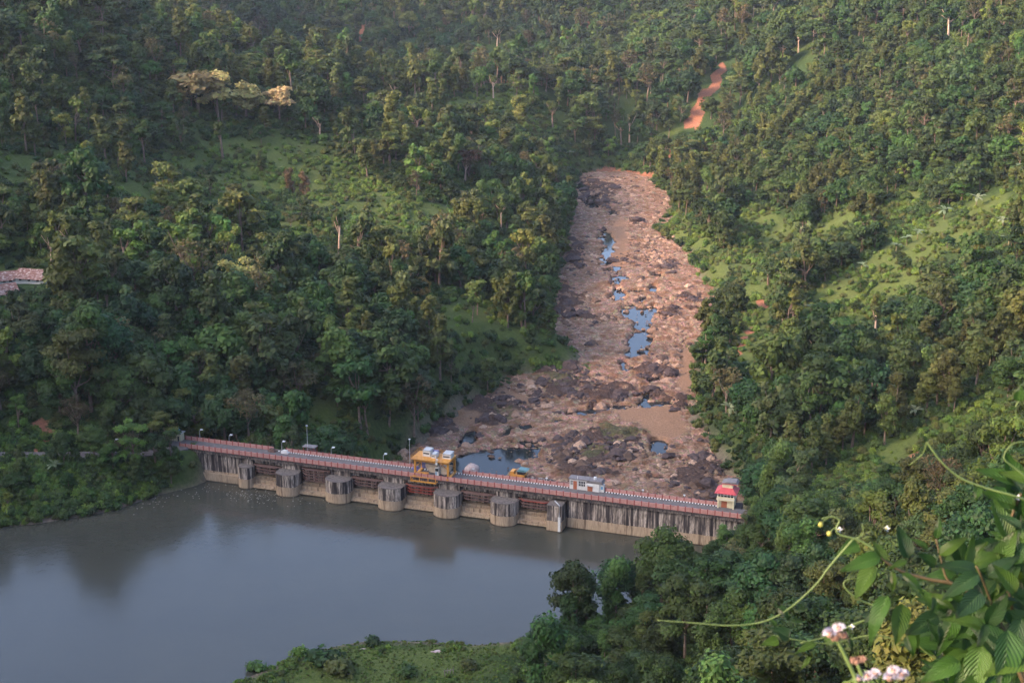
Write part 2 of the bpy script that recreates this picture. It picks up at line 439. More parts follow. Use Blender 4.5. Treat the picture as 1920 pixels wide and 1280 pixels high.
def b_kerb(nt, b):
    tc = nt.nodes.new('ShaderNodeTexCoord')
    w = nn(nt, 'ShaderNodeTexWave', Scale=.42, wave_type='BANDS', bands_direction='X'); w.inputs['Distortion'].default_value = 0
    nt.links.new(tc.outputs['Object'], w.inputs['Vector'])
    nt.links.new(ramp(nt, w.outputs['Fac'], [(.48, (.02, .02, .02)), (.52, (.72, .72, .72))]), b.inputs['Base Color'])
M_kerb = mat('black_white_kerb_paint', b_kerb)
def b_rust(nt, b):
    P = pos(nt); oi = nt.nodes.new('ShaderNodeObjectInfo')
    n = noise_tex(nt, 1.2, 5, P, .6)
    c = ramp(nt, n, [(.40, (.13, .06, .04)), (.5, (.22, .115, .08)), (.64, (.42, .36, .32))])
    c = mix(nt, math_n(nt, 'MULTIPLY', oi.outputs['Random'], .6), c, (.17, .06, .05))
    nt.links.new(c, b.inputs['Base Color'])
    w = nn(nt, 'ShaderNodeTexWave', Scale=3.0); nt.links.new(P, w.inputs['Vector'])
M_rust = mat('rusted_roof_sheet', b_rust, rough=.6)

def leaf_material(name, transl=.25, rough=.6, spec=.25, hue_var=.03, val=(.62, 1.35)):
    m = bpy.data.materials.new(name); m.use_nodes = True
    nt = m.node_tree; b = nt.nodes['Principled BSDF']; out = nt.nodes['Material Output']
    b.inputs['Roughness'].default_value = rough; b.inputs['Specular IOR Level'].default_value = spec
    a = attr(nt, 'tint'); oi = nt.nodes.new('ShaderNodeObjectInfo')
    hsv = nt.nodes.new('ShaderNodeHueSaturation'); nt.links.new(a.outputs['Color'], hsv.inputs['Color'])
    h = math_n(nt, 'ADD', math_n(nt, 'MULTIPLY', oi.outputs['Random'], hue_var * 2), .5 - hue_var)
    r2 = math_n(nt, 'FRACT', math_n(nt, 'MULTIPLY', oi.outputs['Random'], 37.77))
    v = math_n(nt, 'ADD', math_n(nt, 'MULTIPLY', r2, val[1] - val[0]), val[0])
    nt.links.new(h, hsv.inputs['Hue']); nt.links.new(v, hsv.inputs['Value'])
    patch = noise_tex(nt, .012, 3, oi.outputs['Location'])
    c = mix(nt, ramp(nt, patch, [(.4, (0, 0, 0)), (.62, (.5, .5, .5))]), hsv.outputs[0], mix(nt, 1.0, hsv.outputs[0], (1.15, 1.08, .85), 'MULTIPLY'))
    nt.links.new(c, b.inputs['Base Color'])
    tr = nt.nodes.new('ShaderNodeBsdfTranslucent'); nt.links.new(c, tr.inputs['Color'])
    ms = nt.nodes.new('ShaderNodeMixShader'); ms.inputs[0].default_value = transl
    nt.links.new(b.outputs[0], ms.inputs[1]); nt.links.new(tr.outputs[0], ms.inputs[2]); nt.links.new(ms.outputs[0], out.inputs['Surface'])
    return m
M_leaf = leaf_material('tree_leaves')
M_bush = leaf_material('shrub_leaves', hue_var=.02)

def b_water(nt, b):
    P = pos(nt)
    n1 = noise_tex(nt, .35, 3, P); n2 = noise_tex(nt, .05, 3, P)
    nt.links.new(mix(nt, n2, (.042, .043, .034), (.060, .058, .042)), b.inputs['Base Color'])
    bump(nt, b, math_n(nt, 'ADD', n1, math_n(nt, 'MULTIPLY', noise_tex(nt, 1.6, 2, P), .25)), .035)
M_water = mat('reservoir_water', b_water, rough=.15, spec=.8)
M_water.node_tree.nodes['Principled BSDF'].inputs['IOR'].default_value = 1.33
M_pool = mat('stream_water', lambda nt, b: bump(nt, b, noise_tex(nt, .8, 2, pos(nt)), .01), color=(.016, .020, .022), rough=.05, spec=.24)
M_pool.node_tree.nodes['Principled BSDF'].inputs['IOR'].default_value = 1.33

# ------------------------------------------------------------------ object helpers
def link(o):
    COL.objects.link(o); return o
def thing(name, label, cat, loc=(0, 0, 0), rz=0.0, group=None):
    o = link(bpy.data.objects.new(name, None)); o.empty_display_size = .5
    o.location = loc; o.rotation_euler = (0, 0, rz); o['label'] = label; o['category'] = cat
    if group: o['group'] = group
    return o
def tag(o, label, cat, group=None):
    o['label'] = label; o['category'] = cat
    if group: o['group'] = group
    return o
def place(name, me, parent=None, loc=None, rot=None, scale=None):
    o = link(bpy.data.objects.new(name, me))
    if parent is not None: o.parent = parent
    if loc is not None: o.location = loc
    if rot is not None: o.rotation_euler = rot
    if scale is not None: o.scale = scale
    return o
class MB:
    def __init__(s): s.v = []; s.f = []
    def box(s, x0, x1, y0, y1, z0, z1):
        n = len(s.v)
        s.v += [(x0, y0, z0), (x1, y0, z0), (x1, y1, z0), (x0, y1, z0), (x0, y0, z1), (x1, y0, z1), (x1, y1, z1), (x0, y1, z1)]
        s.f += [tuple(n + i for i in q) for q in ((0, 3, 2, 1), (4, 5, 6, 7), (0, 1, 5, 4), (1, 2, 6, 5), (2, 3, 7, 6), (3, 0, 4, 7))]
        return s
    def prism(s, pts, z0, z1):          # plan outline, anticlockwise
        n = len(s.v); k = len(pts)
        s.v += [(x, y, z0) for x, y in pts] + [(x, y, z1) for x, y in pts]
        s.f += [tuple(range(n + k - 1, n - 1, -1)), tuple(range(n + k, n + 2 * k))]
        s.f += [(n + i, n + (i + 1) % k, n + k + (i + 1) % k, n + k + i) for i in range(k)]
        return s
    def prism_y(s, pts, y0, y1):        # outline in xz, extruded along y
        n = len(s.v); k = len(pts)
        s.v += [(x, y0, z) for x, z in pts] + [(x, y1, z) for x, z in pts]
        s.f += [tuple(range(n, n + k)), tuple(range(n + 2 * k - 1, n + k - 1, -1))]
        s.f += [(n + (i + 1) % k, n + i, n + k + i, n + k + (i + 1) % k) for i in range(k)]
        return s
    def tube(s, pts, r, k=6):
        pts = [Vector(p) for p in pts]; rs = r if isinstance(r, (list, tuple)) else [r] * len(pts)
        n = len(s.v); ref = Vector((0, 0, 1))
        d0 = (pts[-1] - pts[0])
        if abs(d0.normalized().z) > .9: ref = Vector((1, 0, 0))
        for i, p in enumerate(pts):
            d = (pts[min(i + 1, len(pts) - 1)] - pts[max(i - 1, 0)]).normalized()
            a = d.cross(ref)
            if a.length < 1e-4: a = d.cross(Vector((0, 1, 0)))
            a.normalize(); b = d.cross(a)
            for j in range(k):
                w = 2 * math.pi * j / k
                s.v.append(tuple(p + a * math.cos(w) * rs[i] + b * math.sin(w) * rs[i]))
        for i in range(len(pts) - 1):
            for j in range(k):
                s.f.append((n + i * k + j, n + i * k + (j + 1) % k, n + (i + 1) * k + (j + 1) % k, n + (i + 1) * k + j))
        s.f.append(tuple(n + j for j in range(k))[::-1]); s.f.append(tuple(n + (len(pts) - 1) * k + j for j in range(k)))
        return s
    def mesh(s, name, m, smooth_=False):
        me = bpy.data.meshes.new(name); me.from_pydata(s.v, [], s.f); me.materials.append(m)
        if smooth_: me.polygons.foreach_set('use_smooth', [True] * len(me.polygons))
        me.update(); return me
    def build(s, name, m, parent=None, smooth_=False, loc=None, rot=None):
        return place(name, s.mesh(name, m, smooth_), parent, loc, rot)
def np_mesh(name, V, Fq, m, smooth_=False):
    me = bpy.data.meshes.new(name)
    V = np.asarray(V, np.float32); Fq = np.asarray(Fq, np.int32)
    k = Fq.shape[1]
    me.vertices.add(len(V)); me.vertices.foreach_set('co', V.ravel())
    me.loops.add(Fq.size); me.loops.foreach_set('vertex_index', Fq.ravel())
    me.polygons.add(len(Fq)); me.polygons.foreach_set('loop_start', np.arange(0, Fq.size, k, dtype=np.int32))
    me.polygons.foreach_set('loop_total', np.full(len(Fq), k, np.int32))
    if smooth_: me.polygons.foreach_set('use_smooth', np.ones(len(Fq), bool))
    if m: me.materials.append(m)
    me.update(); me.validate(); return me
def set_attr(me, name, vals):
    a = me.attributes.new(name, 'FLOAT', 'POINT'); a.data.foreach_set('value', np.asarray(vals, np.float32).ravel())
def set_col(me, name, vals):
    a = me.attributes.new(name, 'FLOAT_COLOR', 'POINT')
    v = np.ones((len(vals), 4), np.float32); v[:, :3] = vals
    a.data.foreach_set('color', v.ravel())
def grid_faces(nx, ny):
    i = np.arange(nx * ny).reshape(ny, nx)
    return np.stack([i[:-1, :-1], i[:-1, 1:], i[1:, 1:], i[1:, :-1]], -1).reshape(-1, 4)
def structure(o): o['kind'] = 'structure'; return o
def stuff(o): o['kind'] = 'stuff'; return o

# ------------------------------------------------------------------ terrain mesh
def spaced(a, b, d0, g, mx):
    r = [a]; d = d0
    while r[-1] < b:
        r.append(r[-1] + d); d = min(d * g, mx)
    return np.array(r)
ys = np.concatenate([np.arange(-60, 10, 5), np.arange(10, 420, 2.2), spaced(420, 3000, 2.3, 1.0065, 10)])
xr = spaced(0, 1250, 2.6, 1.006, 14)
xs = np.concatenate([-xr[:0:-1], xr])
gx, gy = np.meshgrid(xs, ys)
gz = raw_height(gx, gy)
tm = np_mesh('hillside', np.stack([gx, gy, gz], -1).reshape(-1, 3), grid_faces(len(xs), len(ys)), M_ground, True)
qx, qy, qd = project(gx, gy, gz)
vis = (gy > 60)
dlk = lake_dist(gx.ravel(), gy.ravel()).reshape(gx.shape); drv = sdist(gx.ravel(), gy.ravel(), RIV).reshape(gx.shape)
ga = in_areas(qx + fbm(gx / 25, gy / 25, 141, 4) * 70, qy + fbm(gx / 25, gy / 25, 143, 4) * 40, GRASS) * vis
rnd = smooth(.02, .16, fbm(gx / 60, gy / 60, 77)) * .6 * (gy < 1200); rnd = np.maximum(rnd, .75 * ((gx < 20) & (gy > 480) & (gy < 1050)))
set_attr(tm, 'grass', np.maximum(ga, rnd))
set_attr(tm, 'soil', np.clip(in_areas(qx + fbm(gx / 12, gy / 12, 161, 3) * 16, qy + fbm(gx / 12, gy / 12, 163, 3) * 22, SOIL) * vis, 0, 1))
bankm = np.maximum((1 - smooth(1.0, 2.6, dlk + fbm(gx / 8, gy / 8, 3) * 3)) * (gx < 0), (1 - smooth(1, 6, drv)) * (gy > 340) * .8)
bankm = np.maximum(bankm, (1 - smooth(.4, 1.6, dlk)) * .8)
set_attr(tm, 'bank', bankm)
terrain = structure(place('hillside', tm))

# ------------------------------------------------------------------ river bed
DARK = [(1110, 850, 90, 46, -10), (1090, 735, 90, 26, 5), (880, 765, 60, 26, 25), (840, 795, 50, 22, -30), (1110, 350, 50, 9, 10), (1120, 375, 40, 12, 15), (1050, 700, 60, 12, 0), (1215, 745, 24, 10, 0),
        (1300, 890, 60, 20, -20), (1340, 930, 50, 20, 0), (1200, 830, 18, 10, 0), (1170, 490, 20, 6, 0), (1240, 500, 22, 9, 0), (1090, 590, 22, 10, 0), (1190, 415, 12, 5, 0),
        (1300, 565, 26, 10, 0), (1255, 590, 30, 7, 0), (1230, 700, 40, 16, 0), (1080, 480, 14, 30, 0), (960, 760, 40, 10, 20), (1060, 570, 20, 30, 0), (1270, 760, 20, 12, 0)]
SANDP = [(1245, 800, 45, 36, 20), (965, 742, 42, 9, 15), (1290, 700, 20, 50, 0), (870, 790, 30, 16, 0), (1190, 780, 40, 12, 0), (1160, 460, 18, 50, 0)]
RGRASS = [(1160, 815, 50, 16, 0), (1120, 850, 60, 18, 0), (1040, 712, 60, 8, 0), (1215, 812, 14, 8, 0), (930, 770, 40, 12, 0)]
POOLS = [(900, 868, 78, 26, -12), (975, 850, 48, 12, -8), (880, 822, 20, 12, -30), (975, 831, 50, 4, 2), (960, 806, 22, 8, -40), (985, 800, 14, 8, 0), (1040, 788, 22, 5, -15), (1100, 772, 40, 6, -5), (1160, 765, 36, 6, -6),
         (1230, 760, 34, 9, 0), (1215, 745, 18, 5, -30), (1230, 712, 20, 4, 0), (1232, 836, 15, 17, 15), (1195, 660, 20, 10, 0), (1200, 637, 22, 14, -10), (1205, 612, 16, 8, 0),
         (1195, 588, 26, 12, 10), (1222, 580, 12, 6, 0), (1160, 552, 12, 9, 0), (1195, 545, 11, 4, 0), (1225, 542, 9, 5, 0), (1155, 530, 10, 7, 10), (1165, 520, 14, 6, 0), (1132, 490, 12, 5, 20),
         (1140, 465, 9, 20, 10), (1135, 445, 10, 12, 10), (1150, 400, 10, 5, 0), (1110, 385, 14, 6, 25), (1115, 372, 12, 5, 0), (1233, 518, 10, 4, 0), (1180, 690, 12, 5, 0), (1150, 505, 12, 4, 0), (1205, 565, 8, 6, 0),
         (1170, 680, 8, 4, 0), (1083, 347, 24, 8, 10), (1260, 564, 10, 3, 0), (1235, 893, 14, 5, 0), (930, 880, 50, 14, -10)]
POOLS = [(a, b, c * (1.3 if b < 700 else 1.0), d * (1.25 if b < 700 else 1.0), e) for a, b, c, d, e in POOLS]
bx = np.arange(-45, 135, .8); by = np.arange(335, 1010, .8)
BX, BY = np.meshgrid(bx, by)
drb = sdist(BX.ravel(), BY.ravel(), RIV).reshape(BX.shape)
dmm = (BX - DA[0]) * DN[0] + (BY - DA[1]) * DN[1]
bl = bed_level(BY)
px_, py_, _ = project(BX, BY, bl)
ex_ = fbm(BX / 8, BY / 8, 41, 5) * 70; ey_ = fbm(BX / 8, BY / 8, 43, 5) * 46
pool = in_areas(px_ + fbm(BX / 5, BY / 5, 50) * 24, py_ + fbm(BX / 5, BY / 5, 51) * 16, POOLS, 1.0)
dark = in_areas(px_ + ex_, py_ + ey_, DARK) * smooth(-.12, .06, fbm(BX / 5, BY / 5, 45, 4))
sand = in_areas(px_ + ex_ * .5, py_ + ey_ * .5, SANDP)
rg = in_areas(px_ + ex_, py_ + ey_, RGRASS)
rough_h = (fbm(BX / 4, BY / 4, 61, 4) * 1.9 + np.abs(fbm(BX / 1.8, BY / 1.8, 63, 3)) * 1.7) * (1 - .85 * sand)
mound = fbm(BX / 26, BY / 26, 65, 3) * 1.6 + dark * (1.0 + 2.4 * np.abs(fbm(BX / 7, BY / 7, 67, 3)))
BZ = bl + .45 + rough_h + mound * (1 - pool)
BZ = BZ * (1 - pool) + (bl - 1.6 + rough_h * .6) * pool
keep = (drb < 9) & (dmm < -3)
idx = -np.ones(BX.size, int); kq = grid_faces(len(bx), len(by))
fk = kq[keep.ravel()[kq].all(1)]; used = np.unique(fk); idx[used] = np.arange(len(used))
bm_ = np_mesh('riverbed', np.stack([BX.ravel()[used], BY.ravel()[used], BZ.ravel()[used]], -1), idx[fk], M_bed, True)
for nm, a in (('dark', dark), ('sand', sand), ('grass', rg)): set_attr(bm_, nm, a.ravel()[used])
riverbed = structure(place('riverbed', bm_))
# water lying in the pools (its level steps down with the bed)
keepw = (in_areas(px_, py_, POOLS, 1.5) > .02) & (drb < 3) & (dmm < -3)
fw = kq[keepw.ravel()[kq].all(1)]; fw = fw[::1]; usedw = np.unique(fw); idx[:] = -1; idx[usedw] = np.arange(len(usedw))
wm = np_mesh('stream_water', np.stack([BX.ravel()[usedw], BY.ravel()[usedw], bl.ravel()[usedw] - .28], -1), idx[fw], M_pool, True)
structure(place('stream_water', wm))

# ------------------------------------------------------------------ reservoir water
lw = MB(); a_, b_2 = W(-12, -3), W(DL + 14, -3)
lw.v = [(-420, 190, 0), (120, 190, 0), tuple(b_2), tuple(a_), (-420, 440, 0)]
lw.f = [(0, 1, 2, 3, 4)]
structure(lw.build('reservoir_water', M_water))

# ------------------------------------------------------------------ tree prototypes
def tree_proto(seed, style, color, nleaf, leaf, hgt=12.0, bark=None):
    """returns crown mesh and trunk mesh, base at origin, about hgt tall"""
    r = np.random.default_rng(seed); cl = []
    if style == 'dome':
        for k in range(11):
            a = r.uniform(0, 6.28); q = r.uniform(0, 1) ** .6 * 3.3
            cl.append((q * math.cos(a), q * math.sin(a), hgt * .52 + (3.4 - q) * r.uniform(.5, 1.15), r.uniform(1.3, 2.2), r.uniform(1.0, 1.7)))
        for k in range(6):
            a = k * 1.05 + r.uniform(-.3, .3); cl.append((3.2 * math.cos(a), 3.2 * math.sin(a), hgt * r.uniform(.3, .5), 1.6, 1.3))
    elif style == 'oval':
        for k in range(15):
            z = r.uniform(.3, .95); q = math.sin(min(1, (1.05 - z) * 1.9) * 1.57) * 2.2 * r.uniform(.3, 1); a = r.uniform(0, 6.28)
            cl.append((q * math.cos(a), q * math.sin(a), hgt * z, r.uniform(.9, 1.6), r.uniform(.8, 1.4)))
    elif style == 'umbrella':
        for k in range(15):
            a = r.uniform(0, 6.28); lay = k % 3; q = r.uniform(.4, 1) * (4.6, 3.9, 2.4)[lay]
            cl.append((q * math.cos(a), q * math.sin(a), hgt * (.58, .74, .88)[lay] + r.uniform(-1.1, 1.1), r.uniform(1.3, 2.3), r.uniform(.6, 1.05)))
    elif style == 'clumps':
        for k in range(9):
            a = r.uniform(0, 6.28); q = r.uniform(.2, 1) * 3.8
            cl.append((q * math.cos(a), q * math.sin(a), hgt * r.uniform(.45, .95), r.uniform(.9, 1.7), r.uniform(.7, 1.2)))
        for k in range(4):
            a = k * 1.6 + r.uniform(-.5, .5); cl.append((2.3 * math.cos(a), 2.3 * math.sin(a), hgt * r.uniform(.22, .4), 1.4, 1.2))
    elif style == 'tall':
        for k in range(8):
            a = r.uniform(0, 6.28); q = r.uniform(0, 1) * 2.4
            cl.append((q * math.cos(a), q * math.sin(a), hgt * r.uniform(.72, 1.02), r.uniform(1.0, 1.7), r.uniform(.7, 1.1)))
    elif style == 'draped':
        for k in range(13):
            z = k / 13; q = 1.3 + .9 * r.uniform(0, 1); a = r.uniform(0, 6.28)
            cl.append((q * .8 * math.cos(a), q * .8 * math.sin(a), hgt * (.06 + z * .86), r.uniform(1.1, 1.8), r.uniform(1.1, 1.7)))
    elif style == 'thin':
        for k in range(12):
            a = r.uniform(0, 6.28); q = r.uniform(.3, 1) * 3.2
            cl.append((q * math.cos(a), q * math.sin(a), hgt * r.uniform(.5, .95), r.uniform(1.0, 1.8), r.uniform(.8, 1.3)))
    elif style == 'bush':
        for k in range(6):
            a = r.uniform(0, 6.28); q = r.uniform(0, 1) * 1.0
            cl.append((q * math.cos(a), q * math.sin(a), r.uniform(.3, .9), r.uniform(.6, 1.0), r.uniform(.5, .8)))
    cl = np.array(cl); K = len(cl)
    wgt = cl[:, 3] ** 2; ci = r.choice(K, nleaf, p=wgt / wgt.sum())
    d = r.normal(size=(nleaf, 3)); d /= np.linalg.norm(d, axis=1, keepdims=True)
    fl = r.uniform(size=nleaf) < .6; d[:, 2] = np.where(fl, np.abs(d[:, 2]), d[:, 2])
    rad = r.uniform(.72, 1.12, nleaf)
    lump = 1 + .22 * np.sin(d[:, 0] * 5 + ci) * np.cos(d[:, 1] * 4.3 + ci * 2.1)
    c = cl[ci]; p = c[:, :3] + d * np.stack([c[:, 3], c[:, 3], c[:, 4]], 1) * (rad * lump)[:, None]
    nrm = d * .8 + r.normal(size=(nleaf, 3)) * .45 + np.array([0, 0, .55]); nrm /= np.linalg.norm(nrm, axis=1, keepdims=True)
    t = np.cross(nrm, r.normal(size=(nleaf, 3))); t /= np.linalg.norm(t, axis=1, keepdims=True) + 1e-9
    bb = np.cross(nrm, t); L = leaf * r.uniform(.6, 1.25, nleaf)[:, None]; Wd = L * r.uniform(.45, .75, nleaf)[:, None]
    V = np.stack([p + t * L, p + bb * Wd - nrm * L * .12, p - t * L * .8, p - bb * Wd - nrm * L * .12], 1).reshape(-1, 3)
    Fq = np.arange(nleaf * 4).reshape(-1, 4)
    base = np.array(color) * np.array([1.0, 1.10, .80]); cf = r.uniform(.72, 1.32, K)[ci] * r.uniform(.82, 1.2, nleaf)
    colr = base[None] * cf[:, None] * (1 + r.normal(size=(nleaf, 3)) * .05)
    colr = np.repeat(colr, 4, axis=0)
    # inner mass of twigs and leaves in each clump
    if style != 'thin':
        th = np.linspace(0, math.pi, 5)[1:-1]; ph = np.arange(6) * math.pi / 3
        sv = [(0, 0, 1)] + [(math.sin(a) * math.cos(q), math.sin(a) * math.sin(q), math.cos(a)) for a in th for q in ph] + [(0, 0, -1)]
        sv = np.array(sv); sf = [(0, 1 + j, 1 + (j + 1) % 6, 0) for j in range(6)]
        tri = []
        for j in range(6): tri.append((0, 1 + j, 1 + (j + 1) % 6))
        for q in range(2):
            for j in range(6):
                a0 = 1 + q * 6 + j; b0 = 1 + q * 6 + (j + 1) % 6
                tri += [(a0, a0 + 6, b0 + 6), (a0, b0 + 6, b0)]
        for j in range(6): tri.append((19, 13 + (j + 1) % 6, 13 + j))
        cv = []; cc = []; ct = []
        base_i = len(V)
        for k in range(K):
            ct += [tuple(base_i + len(sv) * k + i for i in q) for q in tri]
            cv.append(cl[k, :3] + sv * np.array([cl[k, 3], cl[k, 3], cl[k, 4]]) * .74)
            cc.append(np.repeat(base[None] * .9, len(sv), 0))
        V = np.vstack([V] + cv); colr = np.vstack([colr] + cc)
        faces = [tuple(q) for q in Fq.tolist()] + ct
    else:
        faces = [tuple(q) for q in Fq.tolist()]
    me = bpy.data.meshes.new('crown'); me.from_pydata(V.tolist(), [], faces); me.materials.append(M_bush if style == 'bush' else M_leaf)
    set_col(me, 'tint', colr); me.update()
    tk = MB(); rr = random.Random(seed); hb = hgt * (.55 if style not in ('tall',) else .8)
    lean = (rr.uniform(-.5, .5), rr.uniform(-.5, .5))
    tr = .26 if style != 'bush' else .05
    if style == 'bush': hb = .6
    top = Vector((lean[0], lean[1], hb))
    tk.tube([(0, 0, -1.5), (0, 0, 0), (lean[0] * .3, lean[1] * .3, hb * .45), top], [tr * 1.5, tr * 1.2, tr * .85, tr * .6], 7)
    for k in range(min(K, 8 if style != 'bush' else 3)):
        e = Vector(cl[k, :3]); st = Vector((lean[0] * .5, lean[1] * .5, hb * rr.uniform(.55, .98)))
        if e.z < st.z: st.z = max(.3, e.z - .5)
        m_ = st.lerp(e, .5) + Vector((0, 0, -.3))
        tk.tube([st, m_, e], [tr * .5, tr * .33, tr * .15], 5)
    return me, tk.mesh('trunk', bark or M_bark, True)

DG = (.032, .056, .016); MG = (.046, .075, .019); OL = (.066, .076, .022); LG = (.080, .112, .025); BR = (.080, .064, .034); YG = (.105, .120, .032); BG = (.027, .054, .022); GY = (.058, .075, .030)
LOOKS = [  # look words, style, colour, relative frequency left / right / near / far
    ('dense dark green domed', 'dome', DG, 1.2, 1.5, 1.6, 1.5),
    ('dense mid green domed', 'dome', MG, 1.0, 1.1, 1.0, 1.0),
    ('olive green oval crowned', 'oval', OL, 1.3, .5, .3, .6),
    ('dark layered spreading', 'umbrella', DG, .7, .8, .6, .4),
    ('olive layered spreading', 'umbrella', OL, .8, .4, .2, .4),
    ('loose light green', 'clumps', LG, .7, .5, .4, .3),
    ('thin brownish crowned', 'thin', BR, .55, .35, .25, .6),
    ('tall high crowned', 'tall', MG, .5, .4, .2, .6),
    ('creeper draped green', 'draped', (.052, .092, .028), .6, .8, .7, .4),
    ('yellow green loose crowned', 'clumps', YG, .45, .25, .2, .2),
    ('bluish green dense domed', 'dome', BG, .9, 1.3, 1.3, 1.3),
    ('grey green clumpy', 'clumps', GY, .9, .9, .7, .9),
]
LOOKS = LOOKS + LOOKS
FAR = [tree_proto(100 + i, L[1], L[2], 900 if L[1] != 'thin' else 520, .58 if L[1] != 'thin' else .42) for i, L in enumerate(LOOKS)]
NEAR = [tree_proto(200 + i, L[1], L[2], 3000 if L[1] != 'thin' else 1500, .30 if L[1] != 'thin' else .25) for i, L in enumerate(LOOKS)]

# ------------------------------------------------------------------ scatter trees
def wchoice(col):
    w = np.array([L[3 + col] for L in LOOKS]); return w / w.sum()
pts = []
def scatter(y0, y1, step, wid):
    yy = np.arange(y0, y1, step)
    for y in yy:
        half = y * .40 + wid
        x = np.arange(-half, half, step)
        x = x + rng.uniform(-.42, .42, len(x)) * step; yv = y + rng.uniform(-.45, .45, len(x)) * step
        pts.append(np.stack([x, yv], 1))
scatter(120, 460, 6.9, 25); scatter(460, 1000, 8.3, 30); scatter(1000, 2250, 12.0, 40)
T = np.vstack(pts)
tz = H(T[:, 0], T[:, 1])
tpx, tpy, tdp = project(T[:, 0], T[:, 1], tz)
dL = lake_dist(T[:, 0], T[:, 1]); dR = sdist(T[:, 0], T[:, 1], RIV)
sD = (T[:, 0] - DA[0]) * DU[0] + (T[:, 1] - DA[1]) * DU[1]; tD = (T[:, 0] - DA[0]) * DN[0] + (T[:, 1] - DA[1]) * DN[1]
ok = (dL > 1.6) & (dR > 2.0)
ok &= ~((sD > -6) & (sD < DL + 3) & (tD > -12) & (tD < -.5)) & ~((sD > -1.5) & (sD < DL + 3) & (tD >= -.5) & (tD < 3))
# keep the view of the road, the deck ends, the spit, the slides and the roofs open
def clear_px(x0, x1, y0, y1): return (tpx > x0) & (tpx < x1) & (tpy > y0) & (tpy < y1)
ok &= ~clear_px(-60, 340, 838, 860)
ok &= ~clear_px(300, 1010, 1232, 1900) & ~clear_px(300, 935, 1190, 1600) & ~clear_px(925, 985, 1190, 1232)
ok &= ~clear_px(-60, 130, 498, 645)
STAND = [(372, 215), (410, 235), (462, 222), (525, 232), (440, 562), (690, 442), (790, 562), (572, 364), (545, 362), (872, 340), (636, 478), (418, 300), (740, 195), (895, 188), (925, 184), (1165, 278), (1180, 270),
         (600, 262), (1500, 832), (1640, 645), (1440, 540), (1322, 688), (1497, 100), (1778, 75), (940, 430), (932, 92), (1367, 785), (1795, 700), (1855, 690)]
for a, b in STAND: ok &= ~clear_px(a - 22, a + 22, b + 1, b + 48)
ok &= ~((tpy > 108) & (tpy < 290) & (tpx > 1344 - (tpy - 118) * .55) & (tpx < 1366 - (tpy - 158) * .55))
ok &= ~clear_px(46, 112, 795, 935) & ~clear_px(1300, 1400, 905, 985)
ok &= ~clear_px(1230, 1330, 985, 1045)
ga_ = np.maximum.reduce([in_areas(tpx, tpy - o_, GRASS) for o_ in (0, 22, 42, 60)]); so_ = np.maximum.reduce([in_areas(tpx, tpy - o_, SOIL, 1.3) for o_ in (0, 14, 28)])
ok &= ~((ga_ > .3) & (rng.uniform(size=len(T)) < .90)) & ~(so_ > .1)
ok &= ~((tpx > 1100) & (tpy > 1600))
ok &= ~clear_px(945, 1130, 640, 735)       # grassy peninsula by the river
ok &= rng.uniform(size=len(T)) < np.where((tpx < 1000) & (tpy < 620) & (T[:, 1] < 1050) & (T[:, 1] > 430), .66, .93)
T = T[ok]; tz = tz[ok]; tpx = tpx[ok]; tpy = tpy[ok]; tdp = tdp[ok]; dL = dL[ok]; dR = dR[ok]; ga_ = ga_[ok]
N = len(T)
zone = np.where(T[:, 1] > 1050, 3, np.where((tpx > 900) & (T[:, 1] < 330), 2, np.where((tpx > 1150), 1, 0)))
look = np.zeros(N, int)
cln = fbm(T[:, 0] / 35, T[:, 1] / 35, 91, 2)
for q in range(4):
    m = zone == q; look[m] = rng.choice(len(LOOKS), m.sum(), p=wchoice(q))
# neighbours tend to be alike
look = np.where((cln > .17) & (zone < 2), rng.choice([2, 14], N), look); look = np.where((cln < -.2), rng.choice([0, 12], N), look)
sc = (.62 + rng.beta(1.6, 2.6, N) * 1.35) * 1.16 * np.where(zone == 1, .85, 1.0) * np.where(zone == 2, .78, 1.0) * np.where(zone == 3, 1.2, 1.0)
sc *= np.where((dL < 9) & (tpx < 420), .75, 1) * np.where((dL < 9) & (tpx > 980), 1.15, 1) * np.where(dR < 6, .75, 1) * np.where((T[:, 1] < 380) & (tpx < 420), .8, 1)
sc *= np.where(ga_ > .3, .5, 1)
sc *= np.where((tpx < 345) & (tpy > 856) & (tpy < 885) & (T[:, 1] < 400), np.where(tpx > 110, 1.0, .42), 1) * np.where((tpx < 345) & (tpy >= 885) & (T[:, 1] < 400), np.where(tpx < 200, .66, .9), 1)
# trees standing in front of the dam's right end stay below it
sc *= np.where((T[:, 1] < 345) & (tpx > 1150) & (tpx < 1410) & (tpy < 1135), .52, 1)
rz = rng.uniform(0, 6.28, N)
szz = rng.uniform(.82, 1.28, N)

# which ones show: paint discs from near to far over a coarse grid, with the ground's own depth
GW, GH = 480, 320
gu, gv = np.meshgrid((np.arange(GW) + .5) * 4, (np.arange(GH) + .5) * 4)
rdx = (gu - 960) / F; rdy = -(gv - 640) / F
DXr = rdx / (CP + rdy * SP); DZr = (-SP + rdy * CP) / (CP + rdy * SP)
gdep = np.full(gu.shape, 1e9)
for Yv in np.concatenate([np.arange(60, 700, 4.0), np.arange(700, 2300, 10.0)]):
    hh = H(DXr * Yv, np.full(gu.shape, Yv)); zz = CH + DZr * Yv
    new = (zz < hh) & (gdep > 1e8); gdep[new] = Yv
taken = np.zeros((GH, GW), bool)
